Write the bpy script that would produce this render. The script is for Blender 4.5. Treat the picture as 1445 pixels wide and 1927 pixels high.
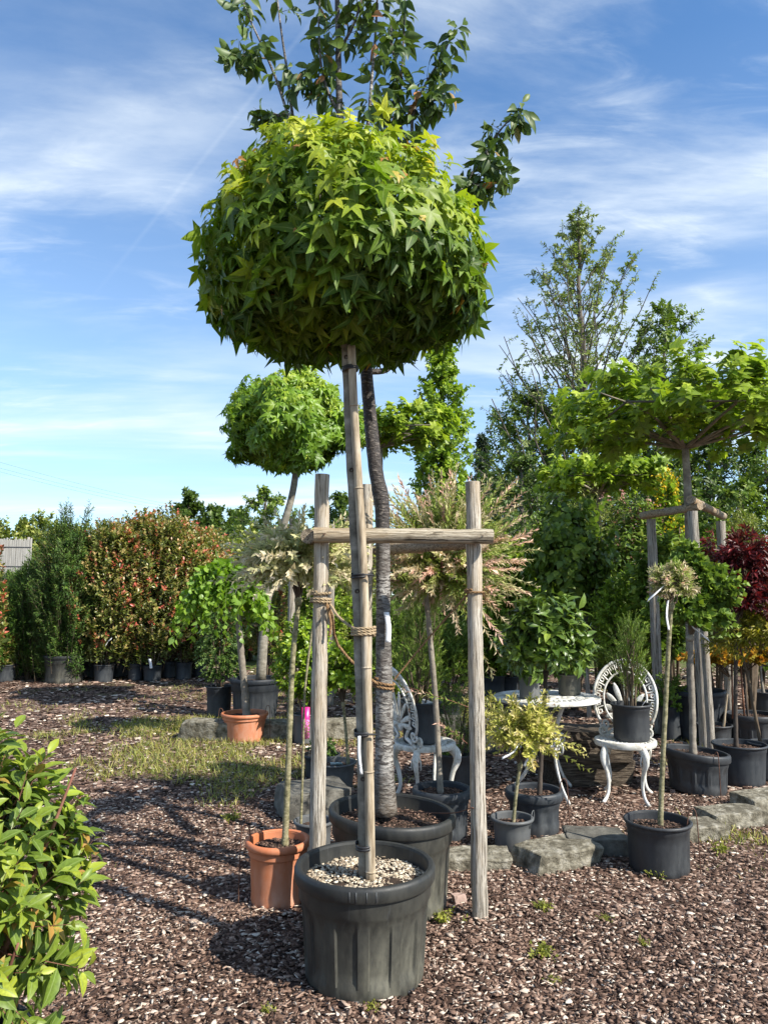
import bpy, math
import numpy as np
from mathutils import Vector, Matrix, noise as mnoise
R = math.radians
scene = bpy.context.scene
for o in list(bpy.data.objects): bpy.data.objects.remove(o)
C = scene.collection

# ------------------------------------------------------------------ camera
F, PITCH, CH = 1400.0, R(6.3), 1.45          # focal length in photo pixels, tilt, eye height
IW, IH = 1445, 1927
cam_d = bpy.data.cameras.new('camera'); cam = bpy.data.objects.new('camera', cam_d); C.objects.link(cam)
cam.location = (0, 0, CH); cam.rotation_euler = (R(90) + PITCH, 0, 0)
cam_d.sensor_fit = 'VERTICAL'; cam_d.sensor_height = 36; cam_d.lens = F / IH * 36
cam_d.clip_start = 0.05; cam_d.clip_end = 3000
scene.camera = cam
scene.render.engine = 'CYCLES'

# ------------------------------------------------------------------ sky and sun
SUN_EL = R(41)
SUN_TO = Vector((0.835 * math.cos(SUN_EL), -0.550 * math.cos(SUN_EL), math.sin(SUN_EL)))
world = bpy.data.worlds.new('World'); scene.world = world; world.use_nodes = True
nt = world.node_tree; nt.nodes.clear()
def N(t, kind, **kw):
    n = t.nodes.new(kind)
    for k, v in kw.items(): setattr(n, k, v)
    return n
def Lk(t, a, b): t.links.new(a, b)
def mth(t, op, a, b=None, c=None):
    n = N(t, 'ShaderNodeMath', operation=op)
    for i, v in enumerate((a, b, c)):
        if v is None: continue
        if isinstance(v, (int, float)): n.inputs[i].default_value = v
        else: Lk(t, v, n.inputs[i])
    return n.outputs[0]
def ramp(t, fac, stops, interp='LINEAR'):
    n = N(t, 'ShaderNodeValToRGB'); cr = n.color_ramp; cr.interpolation = interp
    while len(cr.elements) < len(stops): cr.elements.new(0.5)
    for e, (p, c) in zip(cr.elements, stops):
        e.position = p; e.color = (c, c, c, 1) if isinstance(c, (int, float)) else (*c, 1)
    if fac is not None: Lk(t, fac, n.inputs[0])
    return n.outputs[0]
def mixc(t, fac, a, b, mode='MIX'):
    n = N(t, 'ShaderNodeMix', data_type='RGBA', blend_type=mode)
    for idx, v in ((0, fac), (6, a), (7, b)):
        if isinstance(v, (int, float)): n.inputs[idx].default_value = v
        elif isinstance(v, tuple): n.inputs[idx].default_value = (*v, 1)
        else: Lk(t, v, n.inputs[idx])
    return n.outputs[2]
sky = N(nt, 'ShaderNodeTexSky', sky_type='NISHITA')
sky.sun_disc = False; sky.sun_elevation = SUN_EL; sky.sun_rotation = math.atan2(SUN_TO.x, SUN_TO.y)
sky.air_density = 1.0; sky.dust_density = 0.35; sky.ozone_density = 2.2; sky.altitude = 100
tc = N(nt, 'ShaderNodeTexCoord'); sep = N(nt, 'ShaderNodeSeparateXYZ'); Lk(nt, tc.outputs['Generated'], sep.inputs[0])
zz = mth(nt, 'MAXIMUM', mth(nt, 'ADD', sep.outputs[2], 0.10), 0.06)
cmb = N(nt, 'ShaderNodeCombineXYZ')
Lk(nt, mth(nt, 'DIVIDE', sep.outputs[0], zz), cmb.inputs[0]); Lk(nt, mth(nt, 'DIVIDE', sep.outputs[1], zz), cmb.inputs[1])
def cloudnoise(rot, scale, nscale, detail, dist, lo, hi, off=(0, 0, 0)):
    mp = N(nt, 'ShaderNodeMapping'); Lk(nt, cmb.outputs[0], mp.inputs[0])
    mp.inputs['Rotation'].default_value = (0, 0, R(rot)); mp.inputs['Scale'].default_value = scale; mp.inputs['Location'].default_value = off
    nz = N(nt, 'ShaderNodeTexNoise'); Lk(nt, mp.outputs[0], nz.inputs['Vector'])
    nz.inputs['Scale'].default_value = nscale; nz.inputs['Detail'].default_value = detail
    nz.inputs['Roughness'].default_value = 0.6; nz.inputs['Distortion'].default_value = dist
    return ramp(nt, nz.outputs[0], [(lo, 0.0), (hi, 1.0)], 'EASE')
c1 = cloudnoise(-32, (0.45, 1.25, 1), 1.0, 9, 0.5, 0.40, 0.68, (3.1, 0.4, 0))
c2 = cloudnoise(-20, (0.8, 1.6, 1), 0.55, 4, 0.3, 0.40, 0.66, (1.7, 5.2, 0))
c3 = cloudnoise(-38, (1.0, 2.6, 1), 3.2, 8, 0.7, 0.46, 0.80, (7.0, 2.0, 0))
cm = mth(nt, 'MULTIPLY', c1, mth(nt, 'ADD', mth(nt, 'MULTIPLY', c2, 0.75), 0.2))
cm = mth(nt, 'ADD', cm, mth(nt, 'MULTIPLY', mth(nt, 'MULTIPLY', c3, c2), 0.55))
lowz = ramp(nt, sep.outputs[2], [(0.0, 0.34), (0.22, 0.22), (0.6, 0.0)])
cm = mth(nt, 'MINIMUM', mth(nt, 'ADD', mth(nt, 'MULTIPLY', cm, 0.95), lowz), 0.92)
skyc = mixc(nt, 1.0, sky.outputs[0], (0.70, 0.97, 1.15), 'MULTIPLY')
# an old contrail: a thin straight streak across the upper sky
CT_N = (-0.7044, -0.4956, 0.5081)
vd = N(nt, 'ShaderNodeVectorMath', operation='DOT_PRODUCT'); Lk(nt, tc.outputs['Generated'], vd.inputs[0]); vd.inputs[1].default_value = CT_N
ctl = ramp(nt, mth(nt, 'ABSOLUTE', vd.outputs['Value']), [(0.0, 0.055), (0.0035, 0.0)]); ctl = mth(nt, 'MULTIPLY', ctl, ramp(nt, sep.outputs[2], [(0.34, 0.0), (0.46, 1.0)]))
cm = mth(nt, 'MINIMUM', mth(nt, 'ADD', cm, ctl), 0.92)
skyc = mixc(nt, cm, skyc, (5.5, 6.0, 6.3))
bg = N(nt, 'ShaderNodeBackground'); Lk(nt, skyc, bg.inputs[0]); bg.inputs[1].default_value = 0.115
wo = N(nt, 'ShaderNodeOutputWorld'); Lk(nt, bg.outputs[0], wo.inputs[0])
sl = bpy.data.lights.new('sun', 'SUN'); sl.energy = 5.0; sl.angle = R(0.55); sl.color = (1.0, 0.94, 0.84)
so = bpy.data.objects.new('sun', sl); C.objects.link(so); so.location = (8, -3, 9)
so.rotation_euler = (-SUN_TO).to_track_quat('-Z', 'Y').to_euler()
vs = scene.view_settings; vs.view_transform = 'Standard'; vs.look = 'None'; vs.exposure = 0.80; vs.gamma = 1; vs.use_curve_mapping = False

# ------------------------------------------------------------------ pixel -> place
def ray(px, py):
    a = (px - IW / 2) / F; b = (IH / 2 - py) / F
    return np.array([a, math.cos(PITCH) - b * math.sin(PITCH), math.sin(PITCH) + b * math.cos(PITCH)])
def G(px, py, z=0.0):
    d = ray(px, py); t = (z - CH) / d[2]; return np.array([d[0] * t, d[1] * t, z])
def Wp(px, py, Y):
    d = ray(px, py); t = Y / d[1]; return np.array([d[0] * t, Y, CH + d[2] * t])
def depth(p): return p[1] * math.cos(PITCH) + (p[2] - CH) * math.sin(PITCH)
def sz(p, n): return n * depth(p) / F

# ------------------------------------------------------------------ mesh helpers
def unit(v): v = np.asarray(v, float); return v / (np.linalg.norm(v, axis=-1, keepdims=True) + 1e-12)
def smooth_path(pts, radii, per=5):
    pts = [np.asarray(p, float) for p in pts]
    if len(pts) < 3:
        t = np.linspace(0, 1, per + 1)[:, None]; return pts[0] * (1 - t) + pts[1] * t, np.linspace(radii[0], radii[1], per + 1)
    P = [2 * pts[0] - pts[1]] + pts + [2 * pts[-1] - pts[-2]]
    out, rr = [], []
    for i in range(1, len(P) - 2):
        p0, p1, p2, p3 = P[i - 1:i + 3]
        for k in range(per):
            t = k / per
            out.append(0.5 * ((2 * p1) + (p2 - p0) * t + (2 * p0 - 5 * p1 + 4 * p2 - p3) * t * t + (3 * p1 - p0 - 3 * p2 + p3) * t ** 3))
            rr.append(radii[i - 1] * (1 - t) + radii[i] * t)
    out.append(pts[-1]); rr.append(radii[-1])
    return np.array(out), np.array(rr)
class MB:
    def __init__(self): self.v = []; self.f = []
    def add(self, V, Fs):
        b = len(self.v); self.v.extend([tuple(x) for x in V]); self.f.extend([tuple(i + b for i in f) for f in Fs]); return self
    def sweep(self, pts, ru, rv=None, seg=8, ref=None, cap=True, wob=0.0, rng=None):
        P = np.asarray(pts, float); n = len(P); ru = np.broadcast_to(np.asarray(ru, float), (n,)); rv = ru if rv is None else np.broadcast_to(np.asarray(rv, float), (n,))
        T = unit(np.gradient(P, axis=0)); V = []
        if ref is None:
            u = np.cross(T[0], [0, 0, 1.0]); u = u if np.linalg.norm(u) > 0.1 else np.cross(T[0], [1.0, 0, 0])
            u = u / np.linalg.norm(u)
        for i in range(n):
            if ref is not None: u = unit(np.cross(T[i], ref)); w = unit(np.cross(u, T[i]))
            else: u = unit(u - T[i] * np.dot(u, T[i])); w = np.cross(T[i], u)
            for k in range(seg):
                a = 2 * math.pi * k / seg
                s = 1 + (wob * (rng.random() - 0.5) if wob else 0)
                V.append(P[i] + (u * math.cos(a) * ru[i] + w * math.sin(a) * rv[i]) * s)
        Fs = [(i * seg + k, i * seg + (k + 1) % seg, (i + 1) * seg + (k + 1) % seg, (i + 1) * seg + k) for i in range(n - 1) for k in range(seg)]
        if cap: Fs.append(tuple(range(seg - 1, -1, -1))); Fs.append(tuple((n - 1) * seg + k for k in range(seg)))
        return self.add(V, Fs)
    def path(self, pts, radii, seg=8, per=5, **kw):
        P, r = smooth_path(pts, radii, per); return self.sweep(P, r, seg=seg, **kw)
    def lathe(self, prof, seg=48, c=(0, 0, 0), fn=None, closed=False):
        V = []; n = len(prof)
        for j, (r, z) in enumerate(prof):
            for k in range(seg):
                a = 2 * math.pi * k / seg; q = r + (fn(j, a, k) if fn else 0)
                V.append((c[0] + q * math.cos(a), c[1] + q * math.sin(a), c[2] + z))
        Fs = [(i * seg + k, i * seg + (k + 1) % seg, (i + 1) * seg + (k + 1) % seg, (i + 1) * seg + k) for i in range(n - 1) for k in range(seg)]
        if closed: Fs += [((n - 1) * seg + k, (n - 1) * seg + (k + 1) % seg, (k + 1) % seg, k) for k in range(seg)]
        return self.add(V, Fs)
    def box(self, c, s, rz=0.0, M=None):
        V = np.array([(x, y, z) for x in (-.5, .5) for y in (-.5, .5) for z in (-.5, .5)]) * np.array(s)
        if M is not None: V = V @ np.asarray(M).T
        elif rz: cz, sn = math.cos(rz), math.sin(rz); V = V @ np.array([[cz, sn, 0], [-sn, cz, 0], [0, 0, 1]])
        return self.add(V + np.array(c), [(0, 1, 3, 2), (4, 6, 7, 5), (0, 4, 5, 1), (2, 3, 7, 6), (0, 2, 6, 4), (1, 5, 7, 3)])
    def mesh(self, name, off=(0, 0, 0), smooth=True, sharp=None):
        me = bpy.data.meshes.new(name)
        me.from_pydata((np.array(self.v) - np.array(off)).tolist(), [], self.f); me.update()
        if smooth:
            me.polygons.foreach_set('use_smooth', np.ones(len(me.polygons), bool))
            if sharp: me.set_sharp_from_angle(angle=R(sharp))
        return me
class Soup:
    """many copies of small pieces, vectorised"""
    def __init__(self): self.V = []; self.I = []; self.T = []; self.r = []; self.m = []; self.n = 0
    def scatter(self, proto, M, loc, rnd):
        V, fl, tot, mid = proto; n = len(loc); nv = len(V)
        if n == 0: return self
        self.V.append((np.einsum('nij,vj->nvi', M, V) + loc[:, None, :]).reshape(-1, 3))
        self.I.append((np.arange(n)[:, None] * nv + fl[None] + self.n).ravel()); self.T.append(np.tile(tot, n))
        self.r.append(np.repeat(rnd, nv)); self.m.append(np.tile(mid, n)); self.n += n * nv; return self
    def tubes(self, P, r, seg=3, rnd=0.5):
        n, K, _ = P.shape; T = unit(np.gradient(P, axis=1)); ref = np.array([0.31, 0.22, 0.925])
        u = unit(np.cross(T, ref)); w = np.cross(T, u); a = np.arange(seg) * 2 * math.pi / seg
        V = P[:, :, None, :] + r[:, :, None, None] * (u[:, :, None, :] * np.cos(a)[None, None, :, None] + w[:, :, None, :] * np.sin(a)[None, None, :, None])
        fl = np.array([(i * seg + k, i * seg + (k + 1) % seg, (i + 1) * seg + (k + 1) % seg, (i + 1) * seg + k) for i in range(K - 1) for k in range(seg)]).ravel()
        self.V.append(V.reshape(-1, 3)); self.I.append((np.arange(n)[:, None] * K * seg + fl[None] + self.n).ravel())
        self.T.append(np.full(n * (K - 1) * seg, 4)); self.r.append(np.full(n * K * seg, rnd)); self.m.append(np.ones(n * K * seg)); self.n += n * K * seg; return self
    def mesh(self, name, off=(0, 0, 0), smooth=True):
        V = np.concatenate(self.V) - np.array(off); I = np.concatenate(self.I).astype(np.int32); T = np.concatenate(self.T)
        me = bpy.data.meshes.new(name); me.vertices.add(len(V)); me.vertices.foreach_set('co', V.astype(np.float32).ravel())
        me.loops.add(len(I)); me.loops.foreach_set('vertex_index', I)
        me.polygons.add(len(T)); st = np.concatenate([[0], np.cumsum(T)[:-1]]).astype(np.int32); me.polygons.foreach_set('loop_start', st)
        for nm, arr in (('rnd', self.r), ('mid', self.m)):
            a = me.attributes.new(nm, 'FLOAT', 'POINT'); a.data.foreach_set('value', np.concatenate(arr).astype(np.float32))
        me.update(calc_edges=True); me.validate()
        if smooth: me.polygons.foreach_set('use_smooth', np.ones(len(me.polygons), bool))
        return me
def frames(tip, nrm, size):
    y = unit(tip); z = unit(nrm - y * np.sum(nrm * y, -1, keepdims=True)); x = np.cross(y, z)
    return np.stack([x, y, z], -1) * np.asarray(size)[:, None, None]
def proto(V, faces, mid):
    return (np.array(V, float), np.array([i for f in faces for i in f]), np.array([len(f) for f in faces]), np.array(mid, float))

class Thing:
    def __init__(self, name, label, cat, base=(0, 0, 0), group=None, rz=0.0):
        o = bpy.data.objects.new(name, None); C.objects.link(o); o.empty_display_size = 0.1
        o.location = base; o.rotation_euler = (0, 0, rz)
        o['label'] = label; o['category'] = cat
        if group: o['group'] = group
        self.o = o; self.base = np.array(base, float)
    def part(self, name, mb, mat, parent=None, label=None, kind=None, smooth=True, sharp=None, local=False):
        if isinstance(mb, bpy.types.Mesh): me = mb
        elif isinstance(mb, Soup): me = mb.mesh(name, (0, 0, 0) if local else self.base, smooth)
        else: me = mb.mesh(name, (0, 0, 0) if local else self.base, smooth, sharp)
        if mat is not None and not me.materials: me.materials.append(MT[mat])
        o = bpy.data.objects.new(name, me); C.objects.link(o); o.parent = parent or self.o
        if label: o['label'] = label
        if kind: o['kind'] = kind
        return o
def single(name, mb, mat, label=None, cat=None, base=(0, 0, 0), group=None, kind=None, smooth=True, sharp=None):
    me = mb.mesh(name, base, smooth) if isinstance(mb, Soup) else mb.mesh(name, base, smooth, sharp)
    me.materials.append(MT[mat]); o = bpy.data.objects.new(name, me); C.objects.link(o); o.location = base
    for k, v in (('label', label), ('category', cat), ('group', group), ('kind', kind)):
        if v: o[k] = v
    return o

# ------------------------------------------------------------------ materials
MT = {}
LEAF_GAIN = 1.32
def newmat(name):
    m = bpy.data.materials.new(name); m.use_nodes = True; t = m.node_tree; t.nodes.clear(); MT[name] = m
    out = N(t, 'ShaderNodeOutputMaterial'); p = N(t, 'ShaderNodeBsdfPrincipled'); Lk(t, p.outputs[0], out.inputs[0]); return m, t, p, out
def noise(t, scale, detail=4, rough=0.55, vec=None, stretch=None, dist=0.0):
    tcn = N(t, 'ShaderNodeTexCoord'); v = tcn.outputs['Object'] if vec is None else vec
    if stretch:
        mp = N(t, 'ShaderNodeMapping'); Lk(t, v, mp.inputs[0]); mp.inputs['Scale'].default_value = stretch; v = mp.outputs[0]
    n = N(t, 'ShaderNodeTexNoise'); Lk(t, v, n.inputs['Vector'])
    n.inputs['Scale'].default_value = scale; n.inputs['Detail'].default_value = detail; n.inputs['Roughness'].default_value = rough; n.inputs['Distortion'].default_value = dist
    return n.outputs[0]
def bump(t, p, h, strength, dist=0.01):
    b = N(t, 'ShaderNodeBump'); b.inputs['Strength'].default_value = strength; b.inputs['Distance'].default_value = dist
    Lk(t, h, b.inputs['Height']); Lk(t, b.outputs[0], p.inputs['Normal'])
def leafmat(name, stops, trans=0.3, rough=0.42, spec=0.4, vein=None, tcol=(1.25, 1.35, 0.45), back=0.25):
    m, t, p, out = newmat(name)
    at = N(t, 'ShaderNodeAttribute', attribute_name='rnd'); col = ramp(t, at.outputs['Fac'], [(q, tuple(min(.8, v * (LEAF_GAIN if max(c) < .45 else 1.0) * k) for v, k in zip(c, (1.13, 1, .9)))) for q, c in stops])
    nv = noise(t, 9.0, 2); col = mixc(t, 1.0, col, ramp(t, nv, [(0.3, 0.78), (0.7, 1.18)]), 'MULTIPLY')
    if vein:
        am = N(t, 'ShaderNodeAttribute', attribute_name='mid'); f = ramp(t, am.outputs['Fac'], [(0.03, 0.75), (0.13, 0.0)])
        col = mixc(t, f, col, vein)
    g = N(t, 'ShaderNodeNewGeometry'); col = mixc(t, mth(t, 'MULTIPLY', g.outputs['Backfacing'], back), col, (0.22, 0.30, 0.13))
    Lk(t, col, p.inputs['Base Color']); p.inputs['Roughness'].default_value = rough; p.inputs['Specular IOR Level'].default_value = spec
    tr = N(t, 'ShaderNodeBsdfTranslucent'); Lk(t, mixc(t, 1.0, col, tcol, 'MULTIPLY'), tr.inputs[0])
    mx = N(t, 'ShaderNodeMixShader'); mx.inputs[0].default_value = trans
    Lk(t, p.outputs[0], mx.inputs[1]); Lk(t, tr.outputs[0], mx.inputs[2]); Lk(t, mx.outputs[0], out.inputs[0])
def simple(name, stops, scale=6, stretch=None, rough=0.8, spec=0.3, bmp=0.0, bscale=None, detail=5, bdist=0.01, dist=0.0):
    m, t, p, out = newmat(name); n = noise(t, scale, detail, 0.6, stretch=stretch, dist=dist)
    Lk(t, ramp(t, n, stops), p.inputs['Base Color']); p.inputs['Roughness'].default_value = rough; p.inputs['Specular IOR Level'].default_value = spec
    if bmp: bump(t, p, noise(t, bscale or scale * 3, 5, 0.65, stretch=stretch), bmp, bdist)
    return m, t, p
# leaves: (rnd position, colour)
leafmat('lf_sweetgum', [(0.0, (.030, .072, .009)), (0.3, (.095, .175, .015)), (0.6, (.235, .315, .028)), (0.92, (.36, .40, .05)), (1.0, (.32, .17, .06))], 0.36, 0.46, 0.26, back=0.06, vein=(.26, .34, .09))
leafmat('lf_sweetgum_far', [(0.0, (.05, .12, .014)), (0.5, (.12, .23, .02)), (1.0, (.25, .34, .03))], 0.36, 0.42, 0.4)
leafmat('lf_cherry', [(0.0, (.022, .05, .014)), (0.5, (.05, .095, .020)), (0.9, (.10, .15, .03)), (1.0, (.28, .14, .07))], 0.24, 0.46, 0.32, vein=(.10, .16, .05))
leafmat('lf_plane', [(0.0, (.075, .15, .014)), (0.45, (.19, .29, .025)), (0.8, (.33, .42, .045)), (1.0, (.44, .50, .11))], 0.38, 0.45, 0.35, vein=(.25, .33, .1))
leafmat('lf_laurel', [(0.0, (.035, .075, .016)), (0.4, (.095, .16, .024)), (0.7, (.21, .28, .03)), (0.93, (.26, .32, .05)), (0.97, (.24, .13, .04)), (1.0, (.55, .38, .04))], 0.28, 0.42, 0.35, vein=(.24, .31, .10))
leafmat('lf_camellia', [(0.0, (.022, .055, .012)), (0.45, (.065, .125, .02)), (0.85, (.17, .25, .04)), (1.0, (.26, .30, .07))], 0.18, 0.36, 0.45, vein=(.09, .15, .04))
leafmat('lf_willow', [(0.0, (.10, .18, .03)), (0.28, (.24, .33, .08)), (0.48, (.55, .53, .35)), (0.76, (.74, .65, .54)), (1.0, (.75, .47, .42))], 0.35, 0.5, 0.3, tcol=(1.05, 1.05, .85))
leafmat('lf_willow_white', [(0.0, (.13, .20, .05)), (0.25, (.36, .41, .20)), (0.6, (.66, .64, .50)), (1.0, (.76, .72, .62))], 0.35, 0.5, 0.3, tcol=(1.05, 1.05, .85))
leafmat('lf_willow_yellow', [(0.0, (.15, .21, .04)), (0.3, (.36, .40, .09)), (0.6, (.56, .54, .26)), (0.88, (.68, .64, .42)), (1.0, (.72, .58, .10))], 0.35, 0.5, 0.3, tcol=(1.05, 1.08, .7))
leafmat('lf_mulberry', [(0.0, (.06, .14, .015)), (0.5, (.14, .27, .02)), (1.0, (.28, .42, .04))], 0.36, 0.4, 0.4, vein=(.25, .35, .08))
leafmat('lf_photinia', [(0.0, (.035, .060, .018)), (0.3, (.085, .125, .03)), (0.52, (.21, .22, .07)), (0.7, (.33, .24, .12)), (0.85, (.33, .15, .10)), (1.0, (.38, .06, .05))], 0.28, 0.34, 0.5)
leafmat('lf_yew', [(0.0, (.018, .05, .012)), (0.5, (.05, .11, .02)), (1.0, (.17, .25, .04))], 0.15, 0.5, 0.3)
leafmat('lf_thuja', [(0.0, (.02, .055, .012)), (0.6, (.06, .13, .018)), (1.0, (.18, .24, .03))], 0.2, 0.5, 0.3)
leafmat('lf_varieg', [(0.0, (.05, .09, .02)), (0.5, (.18, .23, .06)), (1.0, (.45, .45, .18))], 0.28, 0.45, 0.4)
leafmat('lf_euonymus', [(0.0, (.05, .11, .015)), (0.5, (.16, .27, .02)), (1.0, (.42, .48, .06))], 0.3, 0.35, 0.45)
leafmat('lf_broom', [(0.0, (.04, .09, .016)), (0.5, (.11, .19, .03)), (1.0, (.26, .34, .06))], 0.22, 0.5, 0.3)
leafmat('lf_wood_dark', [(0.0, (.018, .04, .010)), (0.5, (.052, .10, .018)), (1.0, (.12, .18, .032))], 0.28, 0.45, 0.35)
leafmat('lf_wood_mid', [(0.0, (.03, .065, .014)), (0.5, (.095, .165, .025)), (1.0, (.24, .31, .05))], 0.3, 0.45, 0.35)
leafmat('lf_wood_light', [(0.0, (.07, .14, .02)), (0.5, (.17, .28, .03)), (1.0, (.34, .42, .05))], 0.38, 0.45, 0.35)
leafmat('lf_airy', [(0.0, (.07, .11, .035)), (0.5, (.15, .21, .065)), (1.0, (.26, .32, .12))], 0.3, 0.45, 0.35)
leafmat('lf_blue', [(0.0, (.012, .028, .02)), (1.0, (.045, .075, .05))], 0.12, 0.5, 0.3)
leafmat('lf_purple', [(0.0, (.028, .008, .010)), (0.6, (.085, .014, .018)), (0.9, (.20, .025, .03)), (1.0, (.32, .10, .05))], 0.32, 0.4, 0.4, tcol=(1.6, .7, .6), back=0.05)
leafmat('lf_orange', [(0.0, (.10, .13, .02)), (0.4, (.24, .22, .03)), (0.75, (.42, .22, .03)), (1.0, (.55, .30, .06))], 0.35, 0.45, 0.3, tcol=(1.3, 1.0, .5), back=0.05)
leafmat('lf_goldmaple', [(0.0, (.10, .14, .02)), (0.6, (.25, .24, .03)), (1.0, (.45, .27, .04))], 0.35, 0.45, 0.3)
leafmat('lf_flower_pink', [(0.0, (.55, .22, .22)), (1.0, (.80, .55, .50))], 0.35, 0.5, 0.3, tcol=(1.1, .9, .9), back=0.0)
leafmat('lf_flower_yellow', [(0.0, (.60, .42, .02)), (1.0, (.80, .62, .04))], 0.35, 0.5, 0.3, tcol=(1.1, 1.0, .5), back=0.0)
leafmat('lf_grass', [(0.0, (.07, .10, .018)), (0.45, (.19, .22, .04)), (0.75, (.34, .33, .09)), (1.0, (.46, .40, .20))], 0.3, 0.5, 0.3)

# plastics
def potmat(name, base, dust, dustamt=0.5, rough=0.48):
    m, t, p, out = newmat(name)
    n1 = noise(t, 3.2, 6, 0.65, stretch=(1, 1, 0.5)); n2 = noise(t, 26, 5, 0.7, stretch=(1, 1, 0.35)); n3 = noise(t, 90, 3, 0.6)
    f = mth(t, 'MULTIPLY', ramp(t, n1, [(0.36, 0.12), (0.66, 1.0)]), ramp(t, n2, [(0.34, 0.35), (0.68, 1.0)]))
    tcn = N(t, 'ShaderNodeTexCoord'); sp = N(t, 'ShaderNodeSeparateXYZ'); Lk(t, tcn.outputs['Object'], sp.inputs[0])
    splash = ramp(t, sp.outputs[2], [(0.0, 1.0), (0.30, 0.45), (0.42, 0.15)])
    f = mth(t, 'MULTIPLY', mth(t, 'MULTIPLY', f, splash), dustamt * 1.7)
    col = mixc(t, f, base, dust)
    sc = ramp(t, noise(t, 42, 2, 0.5, stretch=(1, 1, 0.1), dist=1.5), [(0.66, 0.0), (0.72, 0.28)])
    col = mixc(t, sc, col, tuple(min(1, c * 1.6 + .06) for c in base))
    Lk(t, col, p.inputs['Base Color']); Lk(t, ramp(t, n2, [(0.3, rough - 0.08), (0.7, rough + 0.2)]), p.inputs['Roughness']); p.inputs['Specular IOR Level'].default_value = 0.42
    bump(t, p, n3, 0.12, 0.003)
potmat('black_plastic', (.012, .0135, .015), (.19, .18, .135), 0.46)
potmat('black_plastic_clean', (.018, .020, .024), (.09, .095, .095), 0.32)
potmat('grey_plastic', (.075, .080, .085), (.15, .15, .14), 0.4)
potmat('blue_black_plastic', (.014, .018, .025), (.10, .107, .107), 0.40)
potmat('terracotta_plastic', (.46, .135, .045), (.60, .36, .26), 0.55, 0.55)
simple('soil', [(0.3, (.018, .012, .009)), (0.7, (.075, .048, .032))], 40, rough=0.95, bmp=0.9, bscale=90, bdist=0.012)
m, t, p = simple('crumb', [(0.3, (.03, .02, .014)), (0.7, (.10, .06, .04))], 12, rough=0.95)
def attrmat(name, stops, rough=0.85, spec=0.25, nsc=40, bmp=0.0):
    m, t, p, out = newmat(name); at = N(t, 'ShaderNodeAttribute', attribute_name='rnd'); col = ramp(t, at.outputs['Fac'], stops)
    col = mixc(t, 1.0, col, ramp(t, noise(t, nsc, 5, 0.65), [(0.3, 0.65), (0.7, 1.25)]), 'MULTIPLY')
    Lk(t, col, p.inputs['Base Color']); p.inputs['Roughness'].default_value = rough; p.inputs['Specular IOR Level'].default_value = spec
    if bmp: bump(t, p, noise(t, nsc * 2, 4), bmp, 0.004)
attrmat('bark_chip', [(0.0, (.022, .014, .011)), (0.28, (.090, .053, .038)), (0.55, (.22, .14, .102)), (0.78, (.40, .285, .22)), (0.93, (.56, .46, .37)), (1.0, (.70, .63, .53))], nsc=70, bmp=0.5)
attrmat('gravel', [(0.0, (.22, .16, .11)), (0.3, (.38, .31, .22)), (0.7, (.52, .45, .34)), (1.0, (.64, .58, .47))], nsc=60)
# timber, bark
def woodmat(name, lo, mid, hi, warm, ax=2):
    m, t, p, out = newmat(name)
    def sx(a, b): q = [a, a, a]; q[ax] = b; return tuple(q)
    g = noise(t, 26, 7, 0.72, stretch=sx(6, 0.22), dist=0.6); b = noise(t, 5, 4, 0.65, stretch=sx(1.4, 0.5)); cr = noise(t, 24, 4, 0.6, stretch=sx(5, 0.085), dist=0.9)
    col = ramp(t, g, [(0.30, tuple(c * .6 for c in lo)), (0.42, lo), (0.5, mid), (0.66, hi)])
    col = mixc(t, ramp(t, b, [(0.45, 0.0), (0.72, 0.75)]), col, warm)
    crk = ramp(t, cr, [(0.36, 1.0), (0.41, 0.0)])
    col = mixc(t, mth(t, 'MULTIPLY', crk, 0.8), col, tuple(c * 0.25 for c in lo))
    kn = noise(t, 9, 1, 0.4, stretch=sx(1, 0.7)); col = mixc(t, ramp(t, kn, [(0.74, 0.0), (0.79, 0.7)]), col, tuple(c * 0.5 for c in lo))
    Lk(t, col, p.inputs['Base Color']); p.inputs['Roughness'].default_value = 0.85; p.inputs['Specular IOR Level'].default_value = 0.2
    h = mth(t, 'SUBTRACT', g, crk); bump(t, p, h, 0.9, 0.008)
woodmat('timber', (.17, .145, .115), (.43, .385, .32), (.64, .59, .51), (.46, .35, .22))
woodmat('timber_rail', (.15, .12, .085), (.38, .325, .24), (.58, .52, .42), (.38, .26, .14), 0)
woodmat('timber_rail_deep', (.15, .115, .080), (.33, .27, .195), (.50, .42, .32), (.36, .23, .12), 1)
woodmat('timber_grey', (.15, .13, .11), (.32, .29, .25), (.47, .44, .39), (.30, .25, .18))
m, t, p = simple('timber_end', [(0.3, (.10, .065, .04)), (0.7, (.26, .18, .11))], 25, rough=0.9, bmp=0.5)
def barkmat(name, stops, scale, stretch, bmp=0.5, rough=0.85): return simple(name, stops, scale, stretch, rough, 0.25, bmp, scale * 1.5)
barkmat('bark_sweetgum', [(0.3, (.10, .09, .07)), (0.55, (.23, .21, .17)), (0.75, (.36, .33, .28))], 12, (1, 1, 1.6))
barkmat('bark_bamboo', [(0.3, (.17, .125, .08)), (0.5, (.36, .29, .20)), (0.7, (.52, .45, .35))], 14, (4, 4, 0.5), 0.3, 0.65)
barkmat('bark_green', [(0.32, (.09, .085, .045)), (0.5, (.22, .20, .11)), (0.68, (.36, .32, .21))], 34, (1, 1, 1.6), 0.5)
barkmat('bark_grey', [(0.3, (.12, .10, .08)), (0.55, (.24, .21, .17)), (0.75, (.36, .33, .27))], 14, (1, 1, 1.0), 0.5)
barkmat('bark_dark', [(0.3, (.03, .022, .018)), (0.7, (.10, .08, .065))], 14, (1, 1, 0.6), 0.5)
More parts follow.
